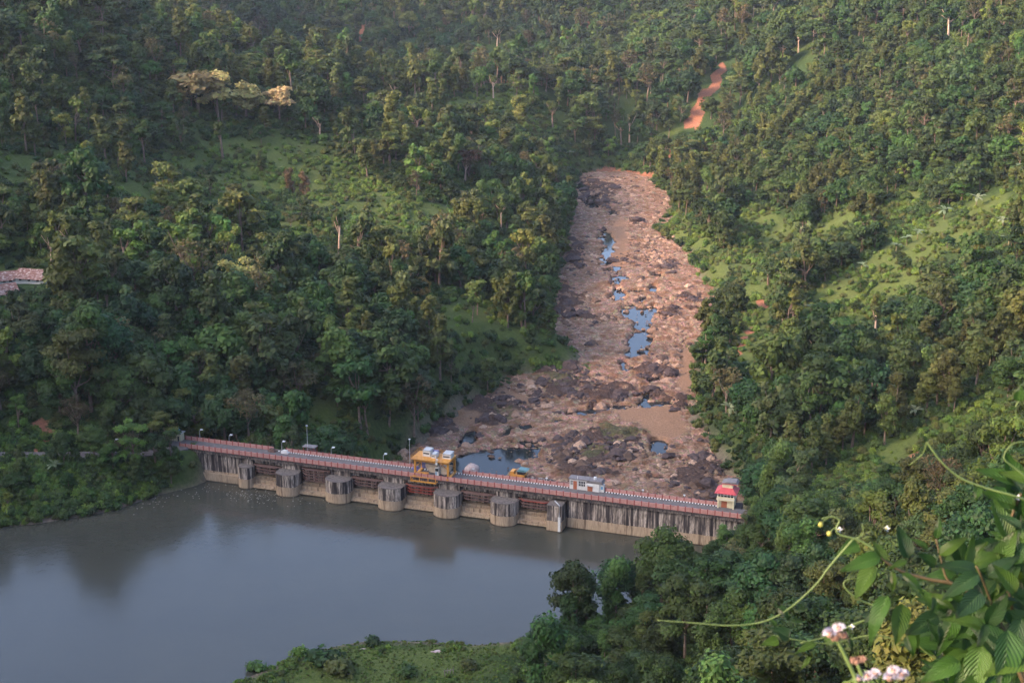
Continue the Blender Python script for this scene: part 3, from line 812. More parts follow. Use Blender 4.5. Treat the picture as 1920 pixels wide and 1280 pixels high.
# the dam and lake hide nothing but take their own pixels
visn = np.zeros(N, int)
order = np.argsort(T[:, 1])
cpx, cpy, cdp = project(T[:, 0], T[:, 1], tz + 8.2 * sc)
rpx = F * 4.3 * sc / cdp / 4
for i in order:
    r_ = rpx[i]; cx_, cy_ = cpx[i] / 4, cpy[i] / 4
    if cx_ < -r_ or cx_ > GW + r_ or cy_ < -r_ or cy_ > GH + r_: continue
    x0 = int(max(0, cx_ - r_)); x1 = int(min(GW, cx_ + r_ + 1)); y0 = int(max(0, cy_ - r_)); y1 = int(min(GH, cy_ + r_ + 1))
    if x1 <= x0 or y1 <= y0: continue
    yy, xx = np.mgrid[y0:y1, x0:x1]
    m = ((xx + .5 - cx_) ** 2 + (yy + .5 - cy_) ** 2 < r_ * r_) & ~taken[y0:y1, x0:x1] & (gdep[y0:y1, x0:x1] > T[i, 1] - 12)
    visn[i] = m.sum(); taken[y0:y1, x0:x1] |= m
chosen = np.argsort(-visn)[:290]
is_ch = np.zeros(N, bool); is_ch[chosen] = True

LANDMARKS = [  # px, py, words
    (60, 610, 'below the rusty roofed houses'), (60, 930, 'on the lakeshore under the road'), (200, 900, 'on the lakeshore promontory'), (300, 850, 'beside the dam\'s left end'),
    (90, 760, 'above the red soil scar by the road'), (210, 700, 'on the bank above the lakeside road'), (330, 640, 'on the slope above the left end of the dam'), (440, 530, 'around the pale flowering tree of the left slope'),
    (200, 520, 'just right of the rusty roofed houses'), (110, 430, 'above the rusty roofed houses'), (300, 400, 'below the clearing on the left hill'), (450, 640, 'on the wooded slope behind the lamp posts'),
    (560, 560, 'in the middle of the left slope'), (640, 440, 'under the sunny meadow of the left hill'), (560, 760, 'by the green gully behind the dam'), (700, 650, 'on the left slope above the gantry crane'), (700, 770, 'right behind the gantry crane side of the dam'),
    (830, 700, 'where the left slope meets the gravel flat'), (800, 520, 'on the left slope above the riverside clearing'), (960, 560, 'at the riverside clearing'), (940, 430, 'on the left bank of the upper river'), (1010, 340, 'by the head of the stony river'),
    (860, 300, 'round the bare brown tree'), (700, 300, 'at the right end of the sunny meadow'), (470, 200, 'behind the sunny meadow'), (200, 230, 'on the upper left hill'), (60, 120, 'on the top left of the hill'),
    (1330, 700, 'at the narrow neck of the river'), (1400, 780, 'above the lone pale palm by the river'), (1330, 860, 'along the right bank near the dam'), (1500, 720, 'on the dark lower right slope'), (1620, 640, 'in the middle of the right slope'),
    (1780, 620, 'by the tall banana clump'), (1830, 700, 'above the bright grass ridge'), (1500, 600, 'behind the footpath of the right bank'), (1480, 360, 'above the clearing of the right bank'), (1330, 330, 'under the orange landslide'),
    (1700, 250, 'among the upper bananas of the right slope'), (1850, 200, 'on the upper right slope'), (1550, 900, 'in the hollow behind the control tower'), (1430, 930, 'beside the red roofed control tower'), (1650, 980, 'below the bright grass ridge'),
    (1800, 900, 'under the long yellow green tendril'), (1330, 1020, 'in front of the right end of the dam wall'), (1240, 1080, 'on the shore beside the dam wall reflection'), (1400, 1080, 'on the near slope right of the lake'), (1100, 1130, 'at the water edge near the grassy spit'),
    (1030, 1230, 'at the foot of the grassy spit'), (1160, 1230, 'on the near slope below the long tendril'), (1330, 1230, 'near the pink flower heads'), (1560, 1080, 'behind the big foreground leaves'), (1480, 1180, 'under the arching tendril'),
    (1660, 1200, 'behind the white flower heads'), (1840, 1020, 'behind the climbing plant'), (1850, 1200, 'deep behind the climbing plant')]
LM = np.array([(a, b) for a, b, _ in LANDMARKS])
ORD = ['first', 'second', 'third', 'fourth', 'fifth', 'sixth', 'seventh', 'eighth', 'ninth', 'tenth', 'eleventh', 'twelfth', 'thirteenth', 'fourteenth']
CNT = ['', 'one', 'two', 'three', 'four', 'five', 'six', 'seven', 'eight', 'nine', 'ten', 'eleven', 'twelve', 'thirteen', 'fourteen']
buckets = {}
for i in chosen:
    k = int(np.argmin(((LM - (min(max(cpx[i], 0), 1920), min(max(cpy[i], 0), 1280))) ** 2).sum(1)))
    buckets.setdefault((k, int(look[i]) % 12), []).append(i)
labels = {}
for (k, lk), L in buckets.items():
    L.sort(key=lambda i: cpx[i])
    for j, i in enumerate(L):
        s = f"{LOOKS[lk][0]} tree {LANDMARKS[k][2]}"
        if len(L) > 1:
            s = (f"{ORD[j]} from left, " if len(s.split()) < 14 else ORD[j] + ' ') + s
        labels[i] = s
tree_src = {}
for i in chosen:
    i = int(i); near = tdp[i] < 420
    cm_, tk_ = (NEAR if near else FAR)[look[i]]
    t = thing('broadleaf_tree', labels[i], 'tree', (T[i, 0], T[i, 1], tz[i] - .2), rz[i], 'broadleaf trees on the valley slopes')
    t.scale = (sc[i], sc[i], sc[i] * szz[i])
    t.rotation_euler = (rng.uniform(-.06, .06), rng.uniform(-.06, .06), rz[i])
    a = place('crown', cm_, t); b = place('trunk', tk_, t)
    tree_src.setdefault(('near' if near else 'far', int(look[i])), (a, b))

# ------------------------------------------------------------------ instancing of uncountable masses
def instancer(name, P, scl, rot, idxs, sources, m=None):
    """points carrying scl, rotz, idx; every source is a list of objects shown together"""
    me = bpy.data.meshes.new(name); me.vertices.add(len(P)); me.vertices.foreach_set('co', np.asarray(P, np.float32).ravel())
    set_attr(me, 'scl', scl); set_attr(me, 'rotz', rot)
    a = me.attributes.new('idx', 'INT', 'POINT'); a.data.foreach_set('value', np.asarray(idxs, np.int32))
    tx = rng.uniform(-.09, .09, len(P)); set_attr(me, 'tilt', tx); set_attr(me, 'stretch', rng.uniform(.8, 1.3, len(P)))
    o = stuff(place(name, me))
    ng = bpy.data.node_groups.new(name, 'GeometryNodeTree')
    ng.interface.new_socket('Geometry', in_out='INPUT', socket_type='NodeSocketGeometry')
    ng.interface.new_socket('Geometry', in_out='OUTPUT', socket_type='NodeSocketGeometry')
    nds = ng.nodes; lk = ng.links
    gi = nds.new('NodeGroupInput'); go = nds.new('NodeGroupOutput'); jn = nds.new('GeometryNodeJoinGeometry')
    def named(n, ty):
        q = nds.new('GeometryNodeInputNamedAttribute'); q.data_type = ty; q.inputs['Name'].default_value = n; return q.outputs['Attribute']
    nsc = named('scl', 'FLOAT'); nrt = named('rotz', 'FLOAT'); nid = named('idx', 'INT'); nti = named('tilt', 'FLOAT')
    cx = nds.new('ShaderNodeCombineXYZ'); lk.new(nrt, cx.inputs[2]); lk.new(nti, cx.inputs[0])
    nst = named('stretch', 'FLOAT'); mz = nds.new('ShaderNodeMath'); mz.operation = 'MULTIPLY'; lk.new(nsc, mz.inputs[0]); lk.new(nst, mz.inputs[1])
    sx = nds.new('ShaderNodeCombineXYZ'); lk.new(nsc, sx.inputs[0]); lk.new(nsc, sx.inputs[1]); lk.new(mz.outputs[0], sx.inputs[2])
    mp = nds.new('GeometryNodeMeshToPoints'); lk.new(gi.outputs[0], mp.inputs['Mesh'])
    for k, objs in enumerate(sources):
        cmp_ = nds.new('FunctionNodeCompare'); cmp_.data_type = 'INT'; cmp_.operation = 'EQUAL'
        lk.new(nid, cmp_.inputs[2]); cmp_.inputs[3].default_value = k
        for ob in objs:
            oi = nds.new('GeometryNodeObjectInfo'); oi.transform_space = 'ORIGINAL'
            oi.inputs['Object'].default_value = ob; oi.inputs['As Instance'].default_value = True
            ip = nds.new('GeometryNodeInstanceOnPoints')
            lk.new(mp.outputs[0], ip.inputs['Points']); lk.new(cmp_.outputs[0], ip.inputs['Selection'])
            lk.new(oi.outputs['Geometry'], ip.inputs['Instance']); lk.new(cx.outputs[0], ip.inputs['Rotation']); lk.new(sx.outputs[0], ip.inputs['Scale'])
            lk.new(ip.outputs[0], jn.inputs[0])
    lk.new(jn.outputs[0], go.inputs[0])
    md = o.modifiers.new('scatter', 'NODES'); md.node_group = ng
    return o
def proto_obj(kind, i):
    if (kind, i) in tree_src: return tree_src[(kind, i)]
    for k2 in ('far', 'near'):
        if (k2, i) in tree_src: return tree_src[(k2, i)]
    return tree_src[next(iter(tree_src))]
src_far = [proto_obj('far', i) for i in range(len(LOOKS))]; src_near = [proto_obj('near', i) for i in range(len(LOOKS))]
rest = ~is_ch
for nm, m, src in (('forest', rest & (zone == 0) , src_far), ('forest', rest & (zone == 1), src_far), ('forest', rest & (zone == 2), src_near), ('forest', rest & (zone == 3), src_far)):
    k = np.where(m)[0]
    instancer(nm, np.stack([T[k, 0], T[k, 1], tz[k] - .3], 1), sc[k], rz[k], look[k], src)

# ------------------------------------------------------------------ undergrowth and single bushes
bush_kinds = [('green', (.058, .092, .024)), ('bright green', (.100, .145, .030)), ('dark green', (.030, .054, .018)), ('olive', (.078, .084, .028))]
bush_m = [tree_proto(300 + i, 'bush', c, 150, .26, 2.0) for i, (n_, c) in enumerate(bush_kinds)]
bush_spots = [(1100, 700, 2.2), (1005, 690, 2.0), (955, 655, 2.0), (1165, 640, 0), (1500, 640, 1.6), (1330, 795, 1.3), (610, 1245, 2.3), (640, 1262, 2.5), (480, 1262, 1.6), (560, 1232, 1.5), (700, 1210, 1.2),
              (880, 1255, 1.5), (760, 1268, 1.7)]
bush_words = ['low bush on the tip of the grassy river peninsula', 'bush where the sand patch meets the river peninsula', 'bush at the root of the grassy river peninsula', None,
              'bush beside the footpath of the right bank', 'bush at the water edge below the lone pale palm', 'tall bush in the middle of the lakeshore spit', 'broad bush low on the lakeshore spit',
              'bush on the water side of the lakeshore spit', 'small bush along the spit\'s upper shore', 'small bush at the top of the lakeshore spit', 'bush by the small posts on the spit', 'bush near the lower edge of the spit']
first_bush = []
for k, ((a, b, s_), w_) in enumerate(zip(bush_spots, bush_words)):
    if not w_: continue
    p = hit(a, b); q = k % 4
    t = thing('bush', bush_kinds[q][0] + ' ' + w_, 'bush', p, k * 1.3, 'bushes on the grassy ground')
    t.scale = (s_ * 1.2, s_ * 1.2, s_)
    first_bush.append((q, (place('foliage', bush_m[q][0], t), place('stem', bush_m[q][1], t))))
srcs = [next(v for q, v in first_bush if q == j) for j in range(4)]
n_ = 95000
uy = 130 + (1050 - 130) * rng.uniform(size=n_) ** .75; ux = rng.uniform(-.41, .41, n_) * uy
uz = H(ux, uy); upx, upy, ud = project(ux, uy, uz)
ug = in_areas(upx, upy, GRASS); us = in_areas(upx, upy, SOIL, 1.1)
dl_ = lake_dist(ux, uy); dr_ = sdist(ux, uy, RIV)
sDs = (ux - DA[0]) * DU[0] + (uy - DA[1]) * DU[1]; tDs = (ux - DA[0]) * DN[0] + (uy - DA[1]) * DN[1]
kb = (dl_ > .8) & (dr_ > .5) & (us < .2) & ~((sDs > -7) & (sDs < DL + 6) & (tDs > -10) & (tDs < 0)) & ~((sDs > -1) & (sDs < DL + 6) & (tDs >= 0) & (tDs < 2)) & ~((upx > -50) & (upx < 335) & (upy > 840) & (upy < 858))
kb &= ~((upx < 100) & (upy > 505) & (upy < 545)) & ~((upx > 1300) & (upx < 1400) & (upy > 920) & (upy < 975))
spit = (upx > 400) & (upx < 960) & (upy > 1190)
kb &= ~(spit & ((rng.uniform(size=n_) < .93) | (upx > 560))) & ~(spit & (upx > 640) & (upy < 1228))
kb &= ((fbm(ux / 14, uy / 14, 131, 3) > .04) | (rng.uniform(size=n_) < .16) | (ug < .3)) & ((ug > .3) | (rng.uniform(size=n_) < .6))
k = np.where(kb)[0]
qi = np.where(ug[k] > .3, rng.choice([1, 1, 0, 3], len(k)), rng.choice([0, 2, 2, 3], len(k)))
instancer('undergrowth', np.stack([ux[k], uy[k], uz[k] - .1], 1), rng.uniform(.45, 1.6, len(k)) * np.where(ug[k] > .3, .8, 1.0) * (.8 + uy[k] / 1400) * np.where(spit[k], .8, 1), rng.uniform(0, 6.28, len(k)), qi, srcs)

n_ = 15000
gxs = rng.uniform(-75, 20, n_); gys = rng.uniform(225, 290, n_); gzs = H(gxs, gys); dl_ = sdist(gxs, gys, LAKE); a_, b_, _ = project(gxs, gys, gzs)
thick = fbm(gxs / 7, gys / 7, 151, 3)
kk = np.where((dl_ > .4) & (a_ < 1010) & (b_ < 1330) & ((thick > -.12) | (rng.uniform(size=n_) < .25)))[0]
instancer('spit_grass', np.stack([gxs[kk], gys[kk], gzs[kk] - .05], 1), rng.uniform(.10, .26, len(kk)) * (1 + 1.5 * (thick[kk] > .14)), rng.uniform(0, 6.28, len(kk)), rng.choice([1, 1, 0, 3], len(kk)), srcs)

n_ = 5000
gxs = rng.uniform(-170, -88, n_); gys = rng.uniform(335, 376, n_); gzs = H(gxs, gys); dl_ = lake_dist(gxs, gys); rd_ = road_dist(gxs, gys)
sDs = (gxs - DA[0]) * DU[0] + (gys - DA[1]) * DU[1]
kk = np.where((dl_ > .3) & (rd_ > 3.0) & (sDs < 1.5) & (rng.uniform(size=n_) < .5))[0]
instancer('undergrowth', np.stack([gxs[kk], gys[kk], gzs[kk] - .2], 1), np.where(rd_[kk] < 6, .8, 1.0) * rng.uniform(.6, 1.6, len(kk)), rng.uniform(0, 6.28, len(kk)), rng.choice([0, 0, 2, 1], len(kk)), srcs)

# ------------------------------------------------------------------ stones of the river
def stone_mesh(seed, m, sub=2, flat=.6, amp=1.0):
    import bmesh
    bm = bmesh.new(); bmesh.ops.create_icosphere(bm, subdivisions=sub, radius=1)
    for v in bm.verts:
        nz = mnoise.noise(v.co * 1.1 + Vector((seed * 7.3, 0, 0))) * .55 + mnoise.noise(v.co * 2.7 + Vector((0, seed * 3.1, 0))) * .25
        v.co *= 1 + nz * amp; v.co.z *= flat
        v.co.x *= 1.15
    me = bpy.data.meshes.new('boulder'); bm.to_mesh(me); bm.free(); me.materials.append(m)
    return me
stones = [stone_mesh(1, M_rock), stone_mesh(2, M_rock, 2, .5), stone_mesh(3, M_rock, 2, .75), stone_mesh(4, M_rockd, 2, .55), stone_mesh(5, M_rockd, 2, .7)]
BOULD = [  # px, py, radius m, mesh, words
    (1205, 672, 3.6, 2, 'big brown boulder just below the blue pool in mid river'), (1242, 672, 3.9, 1, 'broad brown boulder right of the mid river pool'), (1205, 655, 1.7, 2, 'round orange brown boulder inside the mid river pool'),
    (1300, 858, 3.1, 4, 'isolated black boulder near the right bank, above the dam'), (1252, 856, 3.0, 4, 'dark boulder below the right hand blue pool'), (1196, 838, 3.0, 3, 'dark boulder left of the small blue pool near the sand'),
    (1262, 838, 2.0, 3, 'dark stone above right of the small blue pool'), (955, 745, 2.8, 3, 'dark humped boulder beside the pale sand patch'), (1000, 752, 3.2, 4, 'dark boulder right of the pale sand patch'),
    (1020, 757, 2.2, 1, 'brown boulder at the end of the sand patch'), (1072, 770, 3.0, 0, 'grey brown boulder at the bend of the stream'), (1045, 774, 2.4, 3, 'flat dark boulder left of the stream bend'),
    (900, 818, 2.8, 4, 'black cleft rock on the gravel flat behind the gantry'), (1170, 486, 3.2, 3, 'brown rock hump left of the middle of the upper river'), (1238, 494, 4.8, 0, 'big brown rock in the upper river'),
    (1258, 512, 4.2, 3, 'long dark rock under the big brown one in the upper river'), (1190, 415, 2.6, 4, 'black notch shaped rock in the pink upper river'), (1300, 562, 4.4, 3, 'dark brown rock at the right bank of the upper river'),
    (1252, 590, 4.0, 3, 'long dark rock right of the triangular pool'), (1095, 588, 3.0, 3, 'dark rock at the shaded left side of the river'), (1083, 556, 2.8, 0, 'brown rock at the left side of the river'),
    (1142, 500, 2.4, 0, 'small brown rock beside the first narrow pool'), (1195, 497, 2.2, 4, 'dark stone between two brown rocks of the upper river'), (1160, 540, 2.0, 0, 'brown stone amid the small pools'),
    (1220, 630, 2.4, 0, 'pale brown stone on the right edge of the mid river pool'), (1178, 690, 2.6, 1, 'brown stone left of the river narrows'), (1270, 685, 2.8, 0, 'grey boulder at the right edge of the river narrows'),
    (1120, 705, 2.4, 3, 'dark stone under the grassy peninsula tip'), (1150, 726, 2.6, 3, 'dark stone in the middle of the black rock band'), (1060, 735, 3.0, 3, 'dark stone on the left of the black rock band'),
    (1100, 742, 2.6, 4, 'black stone in the black rock band'), (1310, 925, 2.4, 3, 'dark stone below the right bank near the tower'), (1275, 905, 2.2, 4, 'dark flat stone above the right part of the dam'),
    (1225, 885, 1.8, 0, 'brown stone over the long dam wall'), (985, 868, 1.8, 0, 'brown stone on the rim of the big pool'), (920, 846, 1.6, 0, 'small stone on the far rim of the big pool'),
    (860, 836, 1.8, 4, 'dark stone left of the far rim of the big pool'), (838, 790, 2.6, 3, 'dark stone at the foot of the left slope'), (870, 762, 2.6, 4, 'dark stone at the edge of the left woods'),
    (1080, 845, 3.0, 3, 'dark stone atop the black mound behind the dam'), (1130, 862, 2.6, 4, 'dark stone on the right flank of the black mound'), (1040, 870, 2.2, 3, 'dark stone at the left foot of the black mound'),
    (1155, 835, 1.8, 0, 'brown stone above the black mound'), (1265, 770, 3.2, 4, 'dark overhanging rock at the end of the neck pool'), (1240, 447, 2.4, 1, 'pinkish stone in the bright upper river'),
    (1150, 380, 3.0, 4, 'black rock at the head of the river'), (1120, 360, 3.4, 4, 'black ledge rock beside the river head'), (1180, 800, 1.7, 0, 'brown stone on the sandy tongue'),
    (1015, 820, 1.8, 1, 'light stone on the gravel flat'), (940, 790, 1.8, 0, 'stone near the left small pools'), (1150, 620, 2.2, 0, 'orange brown stone left of the triangular pool')]
stone_src = {}
for j, (a, b, r_, q, w_) in enumerate(BOULD):
    p = at_bed(a, b + 3); z0 = float(bed_level(p[1]))
    o = tag(place('boulder', stones[q], None, (p[0], p[1], z0 + .25 + r_ * .18), (0, 0, j * 1.7), (r_ * .68, r_ * .55, r_ * .50)), w_, 'boulder', 'boulders in the river bed')
    stone_src.setdefault(q, o)
o = tag(place('boulder', stone_mesh(9, M_bould, 3, .95, .22), None, tuple(W(82.5, -22, -9)), (0, 0, .3), (2.3, 2.0, 2.6)), 'pale grey egg shaped boulder behind the dam parapet, in front of the blue pool', 'boulder', None)
p = at_bed(885, 887); o.location = (p[0], p[1], float(bed_level(p[1])) + 1.0); o.scale = (2.1, 1.8, 2.3)
n_ = 42000
ry_ = 345 + (985 - 345) * rng.uniform(size=n_) ** 1.1; rx_ = rng.uniform(-50, 130, n_)
d_ = sdist(rx_, ry_, RIV); tD_ = (rx_ - DA[0]) * DN[0] + (ry_ - DA[1]) * DN[1]
rl = bed_level(ry_); a_, b_, _ = project(rx_, ry_, rl)
pl_ = in_areas(a_, b_, POOLS); dk_ = in_areas(a_ + fbm(rx_ / 9, ry_ / 9, 41) * 40, b_ + fbm(rx_ / 9, ry_ / 9, 43) * 26, DARK); sd_ = in_areas(a_, b_, SANDP)
cl_ = fbm(rx_ / 9, ry_ / 9, 171, 3)
kk = np.where((d_ < 6) & (tD_ < -5) & ((pl_ < .3) | (rng.uniform(size=n_) < .12)) & ((sd_ < .4) | (rng.uniform(size=n_) < .08)) & (cl_ > -.25))[0]
size = np.clip(np.exp(rng.normal(-1.0, .55, len(kk))), .14, 1.5)
qi = np.where(dk_[kk] > .35, rng.choice([3, 4, 3, 0], len(kk)), rng.choice([0, 1, 2, 0, 1, 2, 0, 1, 2, 3], len(kk)))
instancer('river_stones', np.stack([rx_[kk], ry_[kk], rl[kk] + .15 + cl_[kk] * .5 + dk_[kk] * .9], 1), np.where(rng.uniform(size=len(kk)) < .09, np.clip(size * 2.6, .7, 1.9), np.where(rng.uniform(size=len(kk)) < .012, rng.uniform(1.6, 2.8, len(kk)), size)) * np.where(dk_[kk] > .35, 1.3, 1) , rng.uniform(0, 6.28, len(kk)), qi,
          [(stone_src[q],) for q in (0, 1, 2, 3, 4)])

# ------------------------------------------------------------------ the dam, in its own frame: x along the crest, y away from the reservoir
def dthing(name, label, cat, s=0.0, y=0.0, z=0.0, group=None):
    p = W(s, -y, z); return thing(name, label, cat, p, DROT, group)
dam = dthing('dam', 'long stained concrete dam with rounded piers and red railings between lake and river', 'dam')
PC = [19.4, 32.6, 47.6, 63.0, 78.8, 94.6]; LASTP = 108.6
BY0 = 5.9           # far side of the deck
# walls with construction joints
mb = MB()
x = -10.0; edges = []
while x < PC[0] - 2.2: edges.append((x, min(x + 3.4, PC[0] - 2.2))); x += 3.4
for a, b in edges: mb2 = MB().box(a + .03, b - .03, .5, 5.7, -6, 7.9); mb2.build('wall_panel', M_conc, dam)
x = LASTP + 2.2
while x < DL + 14:
    b = min(x + 4.3, DL + 14); MB().box(x + .03, b - .03, .5, 5.7, -6, 7.9).build('wall_panel', M_conc, dam); x += 4.3
MB().box(-10, PC[0] - 2.2, .62, 5.8, -6.2, 7.8).build('wall_core', M_conc, dam)
MB().box(LASTP + 2.2, DL + 14, .62, 5.8, -6.2, 7.8).build('wall_core', M_conc, dam)
MB().box(-10, PC[0] - 2.3, -.5, .5, -6, 2.4).build('wall_footing', M_conc, dam)
MB().box(PC[0] - 2.3, LASTP + 2.3, 5.75, 9.5, -16, 7.8).build('spillway_back', M_conc, dam)
# deck slab, edge beam and road
MB().box(-12, DL + 14, -.05, BY0 + .1, 7.9, 8.72).build('deck_slab', M_conc, dam)
MB().box(-12, DL + 14, .35, BY0 - .3, 8.72, 8.95).build('deck_road', M_asph, dam)
MB().box(26, 110, BY0 - .62, BY0 - .38, 8.96, 9.16).build('kerb', M_kerb, dam)
MB().box(112, DL - 1, BY0 - .62, BY0 - .38, 8.96, 9.16).build('kerb', M_kerb, dam)
MB().box(-2, 26, .4, .9, 8.955, 9.1).build('kerb', M_conc, dam)
def pier(c, w, nose, ztop, square=False):
    pts = []
    if square: pts = [(c - w / 2, -nose), (c + w / 2, -nose), (c + w / 2, 5.6), (c - w / 2, 5.6)]
    else:
        for k in range(17):
            a = math.pi + math.pi * k / 16
            pts.append((c + w / 2 * math.cos(a), -(nose - w / 2 * .72) + w / 2 * .72 * math.sin(a)))
        pts += [(c + w / 2, .4), (c - w / 2, .4)]
    b = MB().prism(pts, -7, ztop); o = b.build('pier', M_conc, dam)
    cap = [(c + (x_ - c) * .985, y_ * .985) for x_, y_ in pts]
    MB().prism(cap, ztop, ztop + .12).build('pier_cap', M_conctop, o)
    ring = [(c + (x_ - c) * 1.02, y_ * 1.02 - .03) for x_, y_ in pts]
    MB().prism(ring, -7, 3.0).build('pier_base', M_conc, o)
    # upper stem carrying the deck
    if not square:
        MB().box(c - w / 2 + .6, c + w / 2 - .6, .42, 5.7, -7, 7.9).build('pier_stem', M_conc, o)
    return o
pier(PC[0], 4.2, 2.6, 6.1)
for c in PC[1:]: pier(c, 7.0 if c > 40 else 6.4, 4.3, 6.2)
pier(LASTP, 4.0, 3.0, 7.0, True)
bays = [(PC[0] + 2.1, PC[1] - 3.2)] + [(PC[i] + 3.4, PC[i + 1] - 3.4) for i in range(1, 5)] + [(PC[5] + 3.4, LASTP - 2.0)]
for j, (a, b) in enumerate(bays):
    MB().box(a - .5, b + .5, 3.0, 3.6, 1.5, 8.0).build('breast_wall', M_conc, dam)
    MB().box(a - .5, b + .5, 1.2, 2.2, 6.6, 8.0).build('crest_beam', M_conc, dam)
    for k in range(4):
        x = a + (b - a) * (k + .5) / 4; MB().box(x - .22, x + .22, 2.6, 3.0, 2.6, 6.6).build('wall_rib', M_conc, dam)
    MB().box(a - .4, b + .4, 1.4, 3.0, -6, 2.7).build('sill', M_conc, dam)
    MB().box(a - .4, b + .4, .2, 1.4, -6, 2.0).build('sill', M_conc, dam)
    MB().box(a - .4, b + .4, -1.2, .2, -6, 1.1).build('sill', M_conc, dam)
    MB().box(a - .4, b + .4, -1.5, -1.1, .3, .62).build('sill_lip', M_conc, dam)
    m = M_railred if j in (3,) else M_rail
    zs = (4.6, 5.4, 6.2) if j not in (1,) else (4.0, 4.7, 5.5, 6.3, 7.0)
    mbr = M_railred if j == 5 else m
    rk = dthing('steel_bar_rack', ['short brown steel bar rack between the first and second pier from the left', 'tall five rail steel bar rack between the second and third pier from the left', 'brown steel bar rack between the third and fourth pier from the left',
                 'red oxide steel bar rack hanging right under the yellow gantry crane', 'brown steel bar rack between the fifth and sixth pier from the left', 'brown steel bar rack with red top rail beside the square pier'][j], 'steel rack', (a + b) / 2, 0, 4, 'steel bar racks in the gate bays')
    w2 = (b - a) / 2 + .2
    for q, z in enumerate(zs):
        z -= 4; mm = mbr if q == len(zs) - 1 else m
        MB().box(-w2 + 1.6, w2 - 1.6, -.5, -.22, z, z + .24).build('rail', mm, rk)
        for sg in (-1, 1):
            e = MB(); e.prism([(sg * (w2 - 1.6), -.5), (sg * w2, .9), (sg * w2, 1.2), (sg * (w2 - 1.6), -.22)][::sg], z, z + .24); e.build('end_rail', mm, rk)
    for x in (-w2 + 1.6, w2 - 1.9, -.15):
        MB().box(x, x + .28, -.22, 0, zs[0] - 4.1, zs[-1] - 3.7).build('upright', m, rk)
    MB().box(-w2, w2, 0, 1.1, zs[-1] - 3.9, zs[-1] - 3.78).build('grating', M_rail, rk)
pipe = dthing('downpipe', 'white vertical pipe and gauge on the square pier at the right end of the gates', 'pipe', LASTP + 1.0, -3.25, 0)
MB().box(.1, .75, -.14, .1, .3, 4.3).build('gauge_board', M_white, pipe)
MB().tube([(.42, 0, 4.3), (.42, 0, 7.5), (-1.2, 1.4, 8.0)], .16, 6).build('pipe_tube', M_steel, pipe)

# parapets
PW = 1.86
def parapet(label, y, s0, s1, gaps=()):
    t = dthing('parapet', label, 'parapet wall', s0, y, 8.72)
    n = int((s1 - s0) / PW)
    pm = MB().box(.14, PW - .14, -.07, .07, .08, 1.22); pm.box(.14, PW - .14, -.1, .1, 1.13, 1.24); pmesh = pm.mesh('panel', M_panel)
    po = MB().box(-.13, .13, -.15, .15, 0, 1.42); pom = po.mesh('post', M_post)
    for k in range(n + 1):
        s = s0 + k * PW
        if any(g0 < s < g1 for g0, g1 in gaps): continue
        place('post', pom, t, (k * PW, 0, 0))
        if k < n: place('panel', pmesh, t, (k * PW, 0, 0))
    return t
parapet('pink red panelled parapet with darker posts on the lake side of the dam road', .12, -1.5, DL + 9)
parapet('pink red panelled parapet with darker posts on the river side of the dam road', BY0 - .1, -3, DL - 3, ((24.5, 27.0), (66.5, 79.0), (110, 119.5)))

# lamps
def lamp(label, s, y, h, double=False, base=8.8, at=None, group='lamps along the dam and its road'):
    t = dthing('street_lamp', label, 'street lamp', s, y, base, group) if at is None else thing('street_lamp', label, 'street lamp', at, DROT, group)
    MB().tube([(0, 0, 0), (0, 0, h * .6), (0, 0, h)], [.09, .07, .05], 6).build('pole', M_steel, t)
    if double:
        MB().box(-.24, .24, -.15, .15, h, h + .26).build('lamp_head', M_lampw, t)
    else:
        MB().tube([(0, 0, h - .05), (.25, 0, h + .3), (.6, 0, h + .42)], .05, 5).build('arm', M_steel, t)
        b = MB(); b.prism_y([(.35, h + .3), (1.05, h + .42), (1.1, h + .62), (.4, h + .7)], -.24, .24); b.build('lamp_head', M_lampw, t)
for s_, w_ in ((1.5, 'arched lamp nearest the blue tank on the far parapet'), (10.8, 'second arched lamp from the left end of the dam'), (27.2, 'third arched lamp, just right of the gap in the far parapet'),
               (42.2, 'arched lamp over the third bay, left of the gantry crane'), (57.7, 'last arched lamp before the gantry crane')):
    lamp('short curved ' + w_, s_, BY0 - .02, 2.6 + (.5 if s_ < 5 else 0))
lamp('tall thin mast lamp behind the small grey kiosk on the dam', 34.6, BY0 + 1.0, 8.0, True)
lamp('tall thin mast lamp just left of the gantry crane', 65.0, BY0 + 1.0, 7.6, True)
for s_, w_ in ((83.5, 'by the pale egg shaped boulder'), (103.8, 'just left of the white guard house'), (129.5, 'in the middle of the right dam wall'), (140.2, 'nearest the red roofed control tower')):
    lamp('low white lamp head on the far parapet ' + w_, s_, BY0 + .1, 1.7, True)
for (a, b, h, w_) in ((121, 851, 4.6, 'mast lamp beside the lakeside road, right of the red soil scar'), (217, 848, 3.6, 'mast lamp by the lakeside road, nearest the dam')):
    p = atz(a, b, 9); lamp(w_, 0, 0, h, b == 851, at=(p[0], p[1], 8.9))

